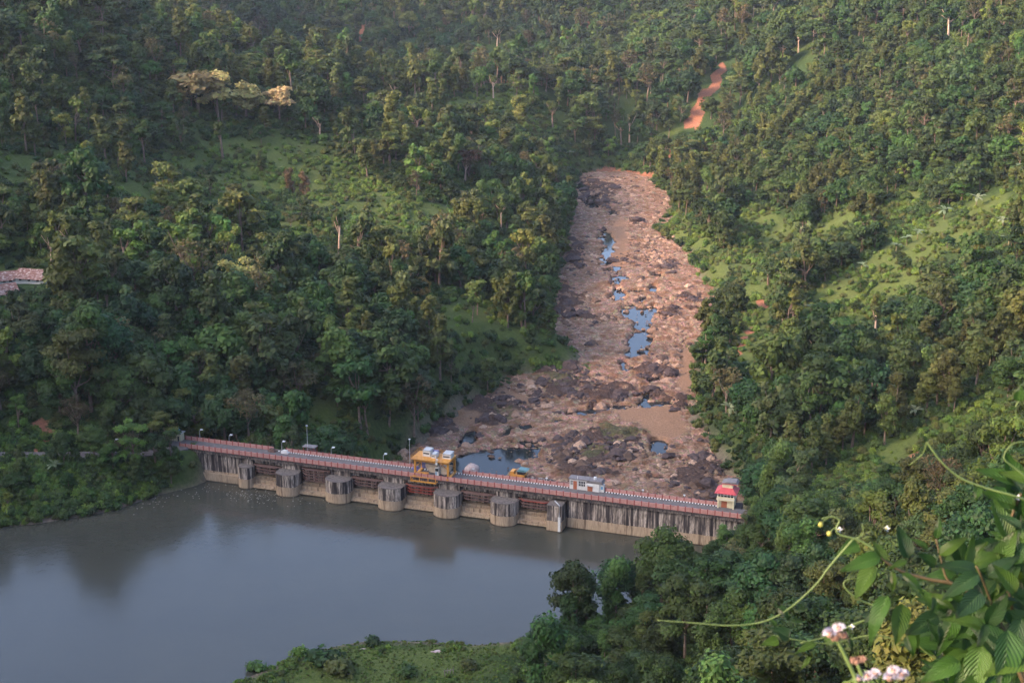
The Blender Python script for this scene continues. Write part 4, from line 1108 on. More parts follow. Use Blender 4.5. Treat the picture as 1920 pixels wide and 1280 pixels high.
# gantry crane straddling the deck
CRS = 73.8
cr = dthing('gantry_crane', 'orange yellow gantry crane with grey winch houses straddling the dam road', 'gantry crane', 73.8, 0, 8.95); cr.scale = (.76, 1, .80)
CX0, CX1, CY0, CY1, CZ_ = -6.1, 6.1, .5, 5.4, 5.4
for x in (CX0, CX1):
    for y in (CY0, CY1):
        MB().prism([(x - .32, y - .3), (x + .32, y - .3), (x + .32, y + .3), (x - .32, y + .3)], .5, CZ_).build('leg', M_yel, cr)
    lo = MB().box(x - .45, x + .45, CY0 - .7, CY1 + .7, .15, .62).build('bogie', M_yel, cr)
    for y in (CY0, CY1):
        lo2 = MB(); lo2.tube([(x - .2, y, .2), (x + .2, y, .2)], .24, 10); lo2.build('wheel', M_rail, cr)
    MB().tube([(x, CY0 + .1, CZ_ - .2), (x, CY1 - .1, 2.6)], .13, 6).build('brace', M_yel, cr)
for sg in (-1, 1):
    for y in (CY0, CY1):
        MB().tube([(sg * 6.0, y, CZ_ - 2.0), (sg * 3.8, y, CZ_ - .1)], .14, 6).build('brace', M_yel, cr)
for y in (CY0, CY1):
    MB().box(CX0 - .4, CX1 + .4, y - .28, y + .28, CZ_, CZ_ + .85).build('main_beam', M_yel, cr)
for x in (CX0, -2.0, 2.0, CX1):
    MB().box(x - .22, x + .22, CY0, CY1, CZ_ + .05, CZ_ + .7).build('cross_beam', M_yel, cr)
MB().box(CX0 - 1.2, CX1 + .5, CY0 - .9, CY1 + .5, CZ_ + .86, CZ_ + .98).build('platform', M_yel, cr)
def rail(x0, y0, x1, y1, z, col=M_yel):
    b = MB(); n = max(2, int(math.hypot(x1 - x0, y1 - y0) / 1.2))
    for k in range(n + 1):
        x = x0 + (x1 - x0) * k / n; y = y0 + (y1 - y0) * k / n; b.tube([(x, y, z), (x, y, z + 1.1)], .055, 4)
    for zz in (.55, 1.1): b.tube([(x0, y0, z + zz), (x1, y1, z + zz)], .055, 4)
    b.build('handrail', col, cr)
rail(CX0 - 1.2, CY0 - .9, CX1 - 1.5, CY0 - .9, CZ_ + .98); rail(CX0 - 1.2, CY0 - .9, CX0 - 1.2, CY1 + .5, CZ_ + .98); rail(CX0 - 1.2, CY1 + .5, CX1, CY1 + .5, CZ_ + .98)
def winch(x0, x1, y0, y1, z0, h, m=M_white):
    w_ = MB().box(x0, x1, y0, y1, z0, z0 + h).build('winch_house', m, cr)
    MB().prism_y([(x0 - .12, z0 + h), (x1 + .12, z0 + h), (x1 - .1, z0 + h + .28), (x0 + .1, z0 + h + .28)], y0 - .1, y1 + .1).build('roof', M_steel, w_)
    MB().box(x0 + .2, x1 - .4, y0 - .04, y0, z0 + h * .45, z0 + h * .68).build('window', M_dark, w_)
winch(-4.2, -1.4, 2.4, 4.8, CZ_ + .98, 1.9); winch(-.6, 1.1, 1.6, 3.6, CZ_ + .98, 1.3); winch(3.2, 6.2, 2.4, 4.9, CZ_ + .6, 1.9)
MB().box(-2.2, .6, 4.4, 5.1, CZ_ + .98, CZ_ + 2.4).build('motor_cover', M_tarp, cr)
MB().box(1.8, 2.6, CY0 - .8, CY0 - .1, CZ_ - .2, CZ_ + 1.7).build('control_box', M_white, cr)
# rounded grapple halves under the beam
g1 = MB(); g1.prism_y([(-3.2, 3.9), (-3.2, 3.1), (-2.3, 1.8), (-1.4, 1.1), (1.0, 1.0), (1.0, 3.9)], 2.2, 4.6); g1.build('tan_hood', M_tanp, cr)
g2 = MB(); g2.prism_y([(2.5, .9), (3.9, .7), (5.0, 1.2), (5.7, 2.2), (5.8, 3.3), (2.5, 3.3)], 2.2, 4.6); g2.build('tan_hood', M_tanp, cr)
cb = MB().box(.9, 2.2, 1.2, 2.6, .8, 3.4).build('operator_cab', M_white, cr)
MB().box(1.0, 2.1, 1.15, 1.2, 2.2, 3.2).build('window', M_dark, cb); MB().box(1.1, 1.5, 1.15, 1.2, .9, 2.0).build('door', M_blue, cb)
MB().box(-5.6, -3.4, 4.2, 5.1, 1.3, 3.4).build('tarpaulin', M_tarp, cr)
MB().box(-5.4, -1.6, .6, 1.6, .5, 1.3).build('spreader', M_yel, cr)
# cantilevered lower frame in front of the deck
MB().box(-7.0, 2.6, -1.5, -1.2, -.95, -.55).build('lower_frame', M_yel, cr)
for x in (-6.8, -3.6, -.4, 2.4): MB().box(x - .1, x + .1, -1.5, -1.2, -.55, .9).build('frame_post', M_yel, cr)
MB().box(-7.0, 2.6, -1.48, -1.25, .75, .92).build('frame_rail', M_yel, cr)
for x in (-6.9, 2.4): MB().box(x - .12, x + .12, -1.2, .2, -.9, -.6).build('bracket', M_yel, cr)

# grey kiosk on the far side of the road
ks = dthing('kiosk', 'small open kiosk with flat grey roof behind the far parapet', 'kiosk', 35.0, BY0 + 1.7, 8.7)
MB().box(-1.9, 1.9, -1.1, 1.1, 1.9, 2.1).build('roof', M_greyroof, ks)
for x in (-1.6, 1.6):
    for y in (-.9, .9): MB().box(x - .08, x + .08, y - .08, y + .08, -1, 1.9).build('post', M_post, ks)
MB().box(-1.4, 1.4, .2, .9, -1, .9).build('counter', M_rail, ks)
for s_, w_, mm in ((24.8, 'dark machine box in the parapet gap at the left', M_rail), (28.8, 'white bundle lying on the road near the parapet gap', M_white), (67.6, 'purple tarpaulin heap beside the left crane leg', M_tarp)):
    o = MB(); o.prism([(-1.1, -.5), (.9, -.6), (1.2, .4), (-.8, .6)], 0, .5); o.prism([(-.7, -.3), (.6, -.4), (.7, .3), (-.5, .4)], .5, .95)
    q = o.build('covered_load', mm); q.location = W(s_, -(BY0 - 1.2), 8.96); q.rotation_euler = (0, 0, DROT); q['label'] = w_; q['category'] = 'load'

# yellow digger on the gravel behind the dam
ex = dthing('excavator', 'small orange digger with blue canopy parked just behind the far parapet', 'excavator', 95.2, BY0 + 2.6, 7.6)
MB().box(-2.1, 2.0, -1.2, 1.2, .9, 2.4).build('body', M_yel, ex); MB().box(-1.9, -.9, -1.1, 1.1, 2.4, 3.1).build('engine_cover', M_yel, ex)
c_ = MB().box(.0, 1.9, -1.0, 1.0, 2.4, 3.2).build('cab', M_dark, ex); MB().prism_y([(-.2, 3.2), (2.5, 3.3), (2.9, 3.7), (.4, 3.9)], -1.1, 1.1).build('canopy', simple('faded_teal_sheet', (.07, .16, .18), (.13, .24, .26)), c_)
for sg in (-1, 1): MB().box(-2.3, 2.3, sg * 1.3 - .3, sg * 1.3 + .3, -.6, .9).build('track', M_rail, ex)
MB().tube([(2.0, 0, 1.6), (4.0, 0, 2.4), (5.6, 0, 1.4)], .25, 6).build('boom', M_rail, ex)
MB().box(-4, 8, -2.0, 4.5, -25, -.61).build('parking_ledge', M_conc, dam).location = (95.2, BY0 + 4.1, 7.6)

# white guard house
hs = dthing('guard_house', 'white flat roofed guard house with red brown doors beside the dam road', 'house', 110.3, 5.0, 8.96); hs.scale = (.86, .55, .88)
hw = MB().box(0, 5.3, 0, 4.0, 0, 3.1).build('wall', M_white, hs)
MB().box(-.3, 5.9, -.45, 4.3, 3.12, 3.36).build('roof', M_greyroof, hs)
MB().box(-9, 12, .9, 6.5, -22, -.01).build('plinth', M_conc, hs)
for x0, x1, z0, z1 in ((.3, 1.0, 1.3, 2.7), (2.8, 4.9, 1.15, 2.75)):
    w_ = MB().box(x0, x1, -.05, .0, z0, z1).build('window', M_dark, hw)
    b = MB()
    n = 1 if x1 - x0 < 1 else 3
    for k in range(n + 2): x = x0 + (x1 - x0) * k / (n + 1); b.box(x - .05, x + .05, -.09, -.05, z0, z1)
    for k in range(3): z = z0 + (z1 - z0) * k / 2; b.box(x0, x1, -.095, -.051, z - .05, z + .05)
    b.build('frame', M_white, w_)
MB().box(1.15, 2.3, -.06, 0, 0, 2.6).build('door', M_door, hw)
MB().box(2.45, 2.6, -.4, -.25, 0, 4.2).build('mast', M_white, hs)
an = MB().box(5.3, 9.3, -.25, 2.6, 0, 2.45).build('annex', M_white, hs)
MB().prism_y([(5.1, 2.47), (10.3, 2.47), (9.8, 3.3), (5.9, 3.25)], -.3, 4.6).build('annex_roof', M_greyroof, hs)
MB().box(5.6, 7.2, -.3, -.25, 0, 1.6).build('door', M_door, an)
MB().prism_y([(5.5, 1.75), (7.4, 1.6), (7.5, 1.72), (5.5, 1.95)], -1.0, -.25).build('door_canopy', M_steel, an)
MB().box(9.3, 10.6, .4, 2.4, 0, 2.2).build('end_wall', M_white, hs); MB().box(9.7, 10.3, .34, .4, .8, 1.7).build('window', M_blue, hs)
tk = MB(); tk.tube([(7.6, 2.0, 3.3), (7.6, 2.0, 4.1)], .45, 10); tk.build('water_tank', M_lampw, hs)

# control tower at the right end
tw = dthing('control_tower', 'two storey cream control tower with red skirt roof at the right end of the dam', 'tower', DL - 4.2, 4.5, 8.96); tw.scale = (.72, .72, .70)
MB().box(0, .45, 0, .45, 0, 3.0).build('column', M_cream, tw); MB().box(5.3, 5.75, 0, .45, 0, 3.0).build('column', M_cream, tw)
MB().box(.3, 5.6, 1.0, 5.2, 0, 3.0).build('ground_wall', M_cream, tw); MB().box(1.2, 3.2, .94, 1.0, 0, 2.6).build('door', M_door, tw)
MB().box(-.2, 5.9, -.2, 5.4, 3.0, 4.4).build('parapet_band', M_cream, tw); MB().box(-.25, 5.95, -.25, 5.45, 3.55, 3.75).build('white_band', M_white, tw)
MB().box(.2, 5.5, .2, 5.0, 4.4, 6.0).build('window_room', M_dark, tw)
for k in range(6):
    x = -.1 + k * 1.14; MB().box(x - .09, x + .09, -.14, .06, 4.4, 6.0).build('mullion', M_white, tw)
for k in range(1, 5): MB().box(-.14, .06, k * 1.2 - .08, k * 1.2 + .08, 4.4, 6.0).build('mullion', M_white, tw)
MB().box(-.1, 5.8, -.12, .03, 5.15, 5.28).build('transom', M_white, tw)
rf = MB(); n0 = len(rf.v)
rf.v += [(-1, -1, 5.95), (6.7, -1, 5.95), (6.7, 6.2, 5.95), (-1, 6.2, 5.95), (1.2, 1.2, 7.5), (4.9, 1.2, 7.5), (4.9, 4.2, 7.5), (1.2, 4.2, 7.5)]
rf.f += [(0, 1, 5, 4), (1, 2, 6, 5), (2, 3, 7, 6), (3, 0, 4, 7), (3, 2, 1, 0), (4, 5, 6, 7)]
rf.build('skirt_roof', M_redroof, tw)
up = MB().box(1.3, 4.9, 1.3, 4.1, 7.4, 8.9).build('upper_room', M_cream, tw)
MB().box(1.0, 6.4, 1.0, 4.9, 8.92, 9.12).build('roof_slab', M_redroof, tw); MB().prism_y([(1.0, 9.13), (6.6, 9.13), (6.0, 9.9), (2.6, 9.8)], 1.1, 5.2).build('roof', M_greyroof, tw)
MB().box(-4, 8, .4, 7, -12, -.02).build('tower_plinth', M_conc, tw)

# lookout with the blue tank at the left end
lk_ = dthing('pump_room', 'pale flat roofed room with a blue water tank on top at the left end of the dam', 'hut', -4.6, 3.5, 8.9); lk_.scale = (.7, .7, .75)
MB().box(-2.8, 1.6, .2, 3.2, -1, 3.0).build('wall', M_cream, lk_); MB().box(-5.0, 2.1, -.3, 3.6, 3.02, 3.3).build('roof', M_white, lk_)
MB().box(.4, 1.1, .12, .2, 0, 2.1).build('door', M_dark, lk_)
MB().tube([(-.2, 1.4, 3.32), (-.2, 1.4, 5.0)], [1.15, 1.1], 12).build('water_tank', M_blue, lk_)
MB().tube([(-.9, 2.4, 3.3), (-.9, 2.4, 6.4), (.2, 2.4, 6.6)], .06, 5).build('pipe', M_yel, lk_)
MB().box(-2.3, -1.3, 1.0, 2.0, 3.32, 4.6).build('roof_box', M_lampw, lk_)

# lakeside road on the left
rp = ROAD
rd = MB()
for k in range(len(rp)):
    a = np.array(rp[max(k - 1, 0)]); b = np.array(rp[min(k + 1, len(rp) - 1)]); d = (b - a) / np.linalg.norm(b - a); nrm = np.array([-d[1], d[0]])
    for sg in (-1, 1): q = np.array(rp[k]) + nrm * sg * 2.6; rd.v += [(q[0], q[1], 9.12), (q[0], q[1], 7.0)]
for k in range(len(rp) - 1):
    i = k * 4; rd.f += [(i, i + 2, i + 6, i + 4)[::-1], (i, i + 4, i + 5, i + 1)[::-1], (i + 2, i + 3, i + 7, i + 6)[::-1]]
structure(rd.build('lakeside_road', M_asph))

# rusty roofed houses on the left hill
def rusty_house(label, a, b, w, d, h, rz_, lift=0):
    p = hit(a, b); t = thing('rusty_house', label, 'house', (p.x, p.y, p.z + lift), rz_)
    wl_ = MB().box(-w / 2, w / 2, -d / 2, d / 2, -3, h).build('wall', M_white, t)
    for x in (-w * .3, 0, w * .3): MB().box(x - .5, x + .5, -d / 2 - .05, -d / 2, .9, h - .4).build('window', M_dark, wl_)
    n = int(w / 1.3) + 1; rh = d * .26
    for sg in (-1, 1):
        for k in range(n):
            x0 = -w / 2 - .6 + k * (w + 1.2) / n; x1 = x0 + (w + 1.2) / n + .08; zz = .04 * (k % 2)
            q = MB(); y0 = sg * (d / 2 + .8); z0 = h - .25
            q.v = [(x0, y0, z0 + zz), (x1, y0, z0 + zz), (x1, 0, h + rh + zz), (x0, 0, h + rh + zz), (x0, y0, z0 + zz - .08), (x1, y0, z0 + zz - .08), (x1, 0, h + rh + zz - .08), (x0, 0, h + rh + zz - .08)]
            q.f = [(0, 1, 2, 3), (7, 6, 5, 4), (0, 4, 5, 1), (1, 5, 6, 2), (3, 2, 6, 7), (0, 3, 7, 4)]
            q.build('roof_sheet', M_rust, t)
    return t
rusty_house('long house with striped rusty sheet roof between trees on the left hill', 68, 527, 11.0, 8.5, 1.9, -.25)
rusty_house('house end with rusty hipped roof adjoining the long rusty roof', 20, 529, 7.0, 8.0, 1.8, .35)
rusty_house('lower house with greyish rusty roof cut by the picture edge', 0, 556, 9.5, 8.5, 1.8, .55)

# floating litter, spit marks
deb = MB()
for k in range(190):
    if k < 150: a = random.gauss(470, 55); b = random.gauss(924, 9) + (a - 440) * .09
    elif k < 200: a = random.uniform(250, 400); b = 985 - (a - 100) * .27 + random.uniform(0, 22)
    else: a = random.uniform(10, 320); b = 995 - (a) * .13 + random.uniform(0, 30)
    p = atz(a, b, .02)
    if sdist(np.array([p[0]]), np.array([p[1]]), LAKE)[0] > -1: continue
    l = random.uniform(.06, .22); w_ = random.uniform(.04, .12); q = random.uniform(0, 3.1); cs, sn = math.cos(q), math.sin(q); n0 = len(deb.v)
    for z in (0, .06):
        for x, y in ((-l, -w_), (l, -w_), (l, w_), (-l, w_)): deb.v.append((p[0] + x * cs - y * sn, p[1] + x * sn + y * cs, z))
    deb.f += [tuple(n0 + i for i in q_) for q_ in ((4, 5, 6, 7), (0, 1, 5, 4), (1, 2, 6, 5), (2, 3, 7, 6), (3, 0, 4, 7))]
stuff(deb.build('floating_debris', simple('floating_litter', (.09, .075, .06), (.36, .35, .32), .6, .8)))
p = hit(842, 1268)
st_ = thing('wooden_posts', 'small frame of grey timber posts at the lower edge of the spit', 'wooden frame', p, .2)
for k in range(4): MB().tube([(-.9 + k * .6, .1 * (k % 2), -.4), (-.9 + k * .6, .1 * (k % 2), 1.5 + .2 * (k % 2))], .09, 6).build('post', M_wood, st_)
MB().tube([(-1.1, 0, 1.2), (1.1, .05, 1.25)], .07, 6).build('crossbar', M_wood, st_)
for a, b, r_, w_ in ((823, 1222, 1.3, 'long pale flat stone on the upper part of the spit'), (775, 1199, .8, 'small reddish stone on the top rim of the spit'), (680, 1219, .5, 'tiny white stone on the left of the spit')):
    p = hit(a, b); tag(place('flat_stone', stone_mesh(r_ * 10, M_bould, 2, .35), None, p, (0, 0, .2), (r_, r_ * .5, r_ * .45)), w_, 'stone')

# ------------------------------------------------------------------ trees that stand out
def std_tree(name, a, b, style, color, h, label, cat='tree', seed=0, nleaf=1500, leaf=.4, bark=None, wide=1.0, group=None, dz=0):
    cm_, tk_ = tree_proto(seed, style, color, nleaf, leaf, 12, bark)
    p = hit(a, b); t = thing(name, label, cat, (p.x, p.y, p.z - .2 + dz), seed, group); s_ = h / 12; t.scale = (s_ * wide, s_ * wide, s_)
    place('crown', cm_, t); place('trunk', tk_, t, None, None, (1.9, 1.9, 1) if style == 'tall' else None); return t
CRM = (.33, .27, .13)
for k, (a, b, h, wd, w_) in enumerate(((372, 215, 31, 1.3, 'tallest pale flowering tree, leftmost on the ridge behind the meadow'), (410, 235, 27, 1.1, 'pale flowering tree just right of the tallest one on the ridge'),
                          (462, 222, 23, 1.3, 'pale flowering tree in the middle of the ridge group'), (525, 232, 20, 1.25, 'pinkish flowering tree, rightmost on the ridge behind the meadow'))):
    t = std_tree('flowering_tree', a, b, 'umbrella' if k % 2 else 'dome', CRM if k < 3 else (.30, .22, .14), h, w_, seed=400 + k, nleaf=1700, leaf=.5, wide=wd)
std_tree('flowering_tree', 440, 562, 'clumps', (.40, .31, .14), 17, 'cream flowering tree half way down the left slope', seed=410, nleaf=1600, leaf=.4, wide=1.25)
std_tree('flowering_tree', 690, 442, 'tall', (.20, .14, .07), 11, 'small orange flowering tree right of the lone trunk tree', seed=411, wide=.8)
std_tree('orange_tree', 790, 562, 'dome', (.15, .085, .035), 11, 'orange brown domed tree in the middle of the left slope', seed=412, wide=.9)
std_tree('dry_tree', 572, 364, 'draped', (.11, .065, .045), 12, 'red brown withered tree on the sunny meadow', seed=420, wide=1.15)
std_tree('dry_tree', 545, 362, 'draped', (.08, .052, .036), 13, 'darker brown withered tree left of the red brown one', seed=421, wide=.9)
std_tree('dry_tree', 872, 340, 'thin', (.12, .07, .05), 19, 'wide bare brown tree on the slope left of the river head', seed=422, nleaf=1300, leaf=.28, wide=1.4, bark=M_barkp)
std_tree('dry_tree', 780, 770, 'umbrella', (.06, .07, .04), 15, 'dark spreading tree just above the gantry crane', seed=423, wide=1.1)
for k, (a, b, h, w_) in enumerate(((636, 478, 17, 'tall tree with a bare red brown trunk in the middle of the left hill'), (418, 300, 19, 'tall single trunk tree standing on the meadow'), (740, 195, 15, 'bare trunk tree at the left end of the ridge grass strip'),
                          (895, 188, 15, 'left of two bare trunk trees on the ridge grass strip'), (925, 184, 16, 'forked bare trunk tree on the ridge grass strip'), (1165, 278, 19, 'left pale trunk tree above the river head'),
                          (1180, 270, 22, 'tallest pale trunk tree above the river head'), (1036, 240, 18, 'leaning trunk tree right of the ridge clearing'), (600, 262, 12, 'small pale trunk tree at the far right edge of the meadow'),
                          (1500, 832, 19, 'tall pale trunk tree on the dark lower right slope'), (1640, 645, 14, 'pale trunk tree above the tall banana clump'), (1440, 540, 12, 'red trunk tree next to the right bank footpath'),
                          (1322, 688, 14, 'slender pale trunk tree at the river narrows'), (1497, 100, 17, 'lone pale trunk on the upper right slope'), (1778, 75, 20, 'tall pale double trunk at the top right'), (940, 430, 13, 'thin pale trunk near the upper river'),
                          (932, 92, 22, 'leaning white trunk high on the far mountain'), (1472, 245, 13, 'dark trunk tree below the landslide top'), (97, 505, 13, 'thin mossy trunk behind the rusty roofs'), (135, 500, 15, 'forked red trunk tree right of the rusty roofs'))):
    std_tree('bare_trunk_tree', a, b, 'tall', [MG, OL, DG][k % 3], h, w_, seed=430 + k, nleaf=1100, leaf=.42, bark=M_barkp if k % 2 == 0 or k > 11 else None, wide=.68 + .12 * (k % 3))

std_tree('broadleaf_tree', 1442, 1015, 'dome', DG, 13, 'dark tree whose crown hides the right half of the red roofed control tower', seed=480, nleaf=3000, leaf=.3, wide=.8)
std_tree('broadleaf_tree', 1425, 1050, 'clumps', MG, 9, 'loose green tree standing in front of the last dam panels', seed=481, nleaf=3000, leaf=.3, wide=.9)
std_tree('broadleaf_tree', 1068, 1222, 'oval', DG, 15, 'tall narrow dark tree, left of the twin trees rising against the lake', seed=482, nleaf=3200, leaf=.3, wide=.8)
std_tree('broadleaf_tree', 1098, 1215, 'oval', DG, 17, 'tallest dark tree of the twins rising against the lake', seed=483, nleaf=3200, leaf=.3, wide=.8)

for k, (a, b, h, w_) in enumerate(((212, 884, 10, 'left of the leafy trees that hide the lakeside road'), (252, 880, 13, 'tallest leafy tree on the promontory beside the dam\'s left end'), (292, 874, 11, 'leafy tree on the promontory just left of the dam'), (322, 872, 8.5, 'small leafy tree touching the first wall panel of the dam'))):
    std_tree('broadleaf_tree', a, b, ['dome', 'clumps'][k % 2], [MG, LG, DG, MG][k], h, w_, seed=490 + k, nleaf=2200, leaf=.34, wide=1.0)

# banana plants and palms
def blade(L, wd, droop, az, el, n=7, torn=True):
    pts = []; p = Vector((0, 0, 0)); e = el; V = []; Fc = []
    for k in range(n + 1):
        f = k / n; w_ = wd * math.sin(min(1, f * 1.08 + .08) * math.pi) ** .6 * (1 if not torn else (.8 + .35 * ((k * 7) % 3) / 2))
        dr = Vector((math.cos(az) * math.cos(e), math.sin(az) * math.cos(e), math.sin(e))); sd = Vector((-math.sin(az), math.cos(az), 0))
        V += [p - sd * w_ + Vector((0, 0, -.25 * w_)), p, p + sd * w_ + Vector((0, 0, -.25 * w_))]
        p = p + dr * L / n; e -= droop / n
    for k in range(n):
        i = k * 3; Fc += [(i, i + 1, i + 4, i + 3), (i + 1, i + 2, i + 5, i + 4)]
    return V, Fc
M_banana = simple('banana_leaf', (.06, .10, .04), (.13, .17, .08), 1.5, .5, .4)
M_bananaP = simple('pale_banana_leaf', (.10, .13, .06), (.18, .21, .11), 1.5, .5, .4)
def leaf_mesh(seed, m, L=2.6, wd=.36, palm=False):
    r_ = random.Random(seed); V, Fc = blade(L * r_.uniform(.85, 1.1), wd, r_.uniform(1.1, 2.0), 0, r_.uniform(.5, 1.2))
    me = bpy.data.meshes.new('leaf'); me.from_pydata([tuple(v) for v in V], [], Fc); me.materials.append(m); return me
BL = [[leaf_mesh(q, m) for q in range(5)] for m in (M_banana, M_bananaP)]
stem_me = MB().tube([(0, 0, -.6), (0, 0, 1.0), (0, 0, 2.0)], [.2, .15, .1], 6).mesh('stem', simple('banana_stem', (.12, .11, .06), (.2, .18, .10), 2), True)
def banana(a, b, s_, label, pale=0, n=9, stem=1.0):
    p = hit(a, b); t = thing('banana_plant', label, 'banana plant', (p.x, p.y, p.z), a * .37, 'banana plants on the slopes'); t.scale = (s_ * 1.5,) * 3
    st = place('stem', stem_me, t, (0, 0, 0), None, (1, 1, stem))
    for k in range(n): place('leaf', BL[pale][k % 5], t, (0, 0, 2.0 * stem - .1), (0, random.uniform(-.25, .1), k * 2.4 + a))
    return t
for a, b, s_, pl, w_ in ((1367, 785, 1.25, 1, 'lone pale palm like banana plant by the right river bank'), (1795, 700, 1.5, 0, 'tall banana plant in the middle of the right slope'), (1855, 690, 1.3, 0, 'banana plant to the right of the tall one on the right slope'),
        (1520, 590, .95, 1, 'pale banana plant above the footpath clearing'), (1615, 510, 1.0, 0, 'banana plant at the top of the bright slanting patch'), (1720, 450, 1.1, 0, 'banana plant with reddish tip on the bright slope'),
        (1680, 475, 1.1, 0, 'left of two banana plants on the bright slope'), (1700, 460, 1.1, 0, 'right of two banana plants on the bright slope'), (1890, 470, 1.5, 0, 'large banana plant at the right picture edge'),
        (1770, 412, 1.4, 0, 'banana plant over the bright slope'), (1830, 390, 1.5, 1, 'pale fan of banana leaves over the bright slope'), (1555, 255, 1.4, 1, 'pale banana plant below the upper scrub'), (1570, 252, 1.2, 1, 'second pale banana plant below the upper scrub'),
        (1530, 250, 1.2, 0, 'banana plant just left of the two pale ones'), (1790, 255, 1.6, 0, 'banana clump beside the tall crown on the upper right slope'), (1775, 240, 1.3, 0, 'banana plant behind the upper right clump'), (1840, 195, 1.5, 1, 'pale banana plant high on the right slope'),
        (1860, 190, 1.4, 0, 'banana plant beside the high pale one'), (1400, 165, 1.2, 1, 'pale banana plant under the landslide top'), (1475, 158, 1.1, 0, 'banana plant right of the landslide'), (1460, 150, 1.0, 1, 'small pale banana plant right of the landslide'),
        (105, 890, .8, 0, 'banana plant by the lakeshore under the red soil scar'), (1715, 785, .9, 1, 'small bright banana plant above the grass ridge'), (1835, 545, 1.2, 0, 'banana plant by the big layered tree'), (1920, 330, 1.5, 0, 'banana plant cut by the right picture edge'),
        (1068, 300, 1.3, 1, 'pale banana plant just left of the river head'), (1470, 870, .9, 0, 'banana plant behind the control tower'), (1560, 495, 1.0, 0, 'banana plant above the round green shrub'), (1880, 430, 1.2, 1, 'pale banana plant below the right edge scrub'),
        (1650, 330, 1.2, 0, 'banana plant in the dark mid slope'), (1500, 440, 1.0, 1, 'pale banana plant right of the bank clearing')):
    banana(a, b, s_, w_, pl)

# ------------------------------------------------------------------ climbing plant right beside the viewpoint
def atd(px, py, d):
    r_ = ray(px, py); return Vector(np.array([0, 0, CH]) + r_ * d)
def b_vleaf(nt, b):
    tc = nt.nodes.new('ShaderNodeTexCoord'); oi = nt.nodes.new('ShaderNodeObjectInfo')
    uv = nn(nt, 'ShaderNodeUVMap'); sep = nt.nodes.new('ShaderNodeSeparateXYZ'); nt.links.new(uv.outputs[0], sep.inputs[0])
    ax = math_n(nt, 'ABSOLUTE', math_n(nt, 'SUBTRACT', sep.outputs[1], .5))
    w = math_n(nt, 'SINE', math_n(nt, 'MULTIPLY', math_n(nt, 'SUBTRACT', sep.outputs[0], math_n(nt, 'MULTIPLY', ax, .75)), 62.0))
    mid = math_n(nt, 'LESS_THAN', ax, .022)
    v = math_n(nt, 'POWER', math_n(nt, 'MAXIMUM', w, 0.0), 8.0)
    base = ramp(nt, oi.outputs['Random'], [(0, (.014, .040, .014)), (.3, (.020, .062, .013)), (.6, (.038, .098, .012)), (1, (.062, .118, .013))])
    c = mix(nt, math_n(nt, 'MULTIPLY', math_n(nt, 'MAXIMUM', v, mid), .28), base, (.10, .19, .05))
    nt.links.new(c, b.inputs['Base Color']); bump(nt, b, w, .0012)
    tr = nt.nodes.new('ShaderNodeBsdfTranslucent'); nt.links.new(c, tr.inputs['Color']); ms = nt.nodes.new('ShaderNodeMixShader'); ms.inputs[0].default_value = .3
    out = nt.nodes['Material Output']; nt.links.new(b.outputs[0], ms.inputs[1]); nt.links.new(tr.outputs[0], ms.inputs[2]); nt.links.new(ms.outputs[0], out.inputs['Surface'])
M_vleaf = mat('climbing_plant_leaf', b_vleaf, rough=.38, spec=.45)
M_vstem = simple('green_stem', (.065, .10, .025), (.11, .155, .045), 30, .5)
M_rstem = simple('brown_stem', (.05, .04, .02), (.10, .07, .03), 30, .6)
M_petal = simple('pale_lilac_petals', (.40, .36, .42), (.62, .58, .62), 60, .7)
M_bud = simple('brown_seed_head', (.22, .11, .07), (.42, .26, .18), 60, .8)
M_yb = simple('yellow_bud', (.16, .17, .035), (.30, .28, .06), 60, .6)
def vleaf(seed, wd=.42, curl=.5, heart=False):
    r_ = random.Random(seed); nu, nv = 11, 7; V = []; UV = []
    for i in range(nu):
        u = i / (nu - 1)
        half = wd * .5 * (math.sin(math.pi * u ** (.62 if not heart else .45)) ** .85) * (1 - .12 * u) + (.0 if 0 < i < nu - 1 else .0)
        bend = -curl * u * u * .5
        for j in range(nv):
            v = j / (nv - 1) * 2 - 1
            wave = .012 * math.sin(u * 16 + v * 2 + seed) * abs(v)
            V.append((u, half * v, bend + abs(v) * half * .45 + wave + (.05 * math.sin(u * 5 + seed)) * u)); UV.append((u, (v + 1) / 2))
    me = np_mesh('leaf', V, grid_faces(nv, nu), M_vleaf, True)
    uvl = me.uv_layers.new(name='UVMap'); li = np.zeros(len(me.loops), np.int32); me.loops.foreach_get('vertex_index', li)
    uvl.data.foreach_set('uv', np.array(UV, np.float32)[li].ravel()); return me
VL = [vleaf(1, .46, .5), vleaf(2, .40, .8), vleaf(3, .50, .25), vleaf(4, .36, 1.0), vleaf(5, .62, .4, True), vleaf(6, .33, .6)]
RIGHT = Vector((1, 0, 0)); UPV = Vector((0, SP, CP)); TOW = -Vector((0, CP, -SP))
def put_leaf(parent, px, py, d, ang, L, q, tilt=0.0, roll=0.0, face=.75, label=None):
    """base of the leaf at a place near the viewpoint; ang = direction of its tip, 0 right, 90 up"""
    a = math.radians(ang); x = (RIGHT * math.cos(a) + UPV * math.sin(a)) + TOW * tilt; x.normalize()
    zt = (TOW * face + UPV * .5 + RIGHT * roll); y = zt.cross(x).normalized(); z = x.cross(y)
    m = Matrix((x, y, z)).transposed().to_4x4(); m = Matrix.Translation(atd(px, py, d)) @ m @ Matrix.Diagonal((L, L, L, 1))
    o = place('leaf', VL[q], parent)
    o.parent = parent; o.matrix_parent_inverse = Matrix.Identity(4)
    o.matrix_basis = Matrix.Translation(-Vector(parent.location)) @ m
    return o
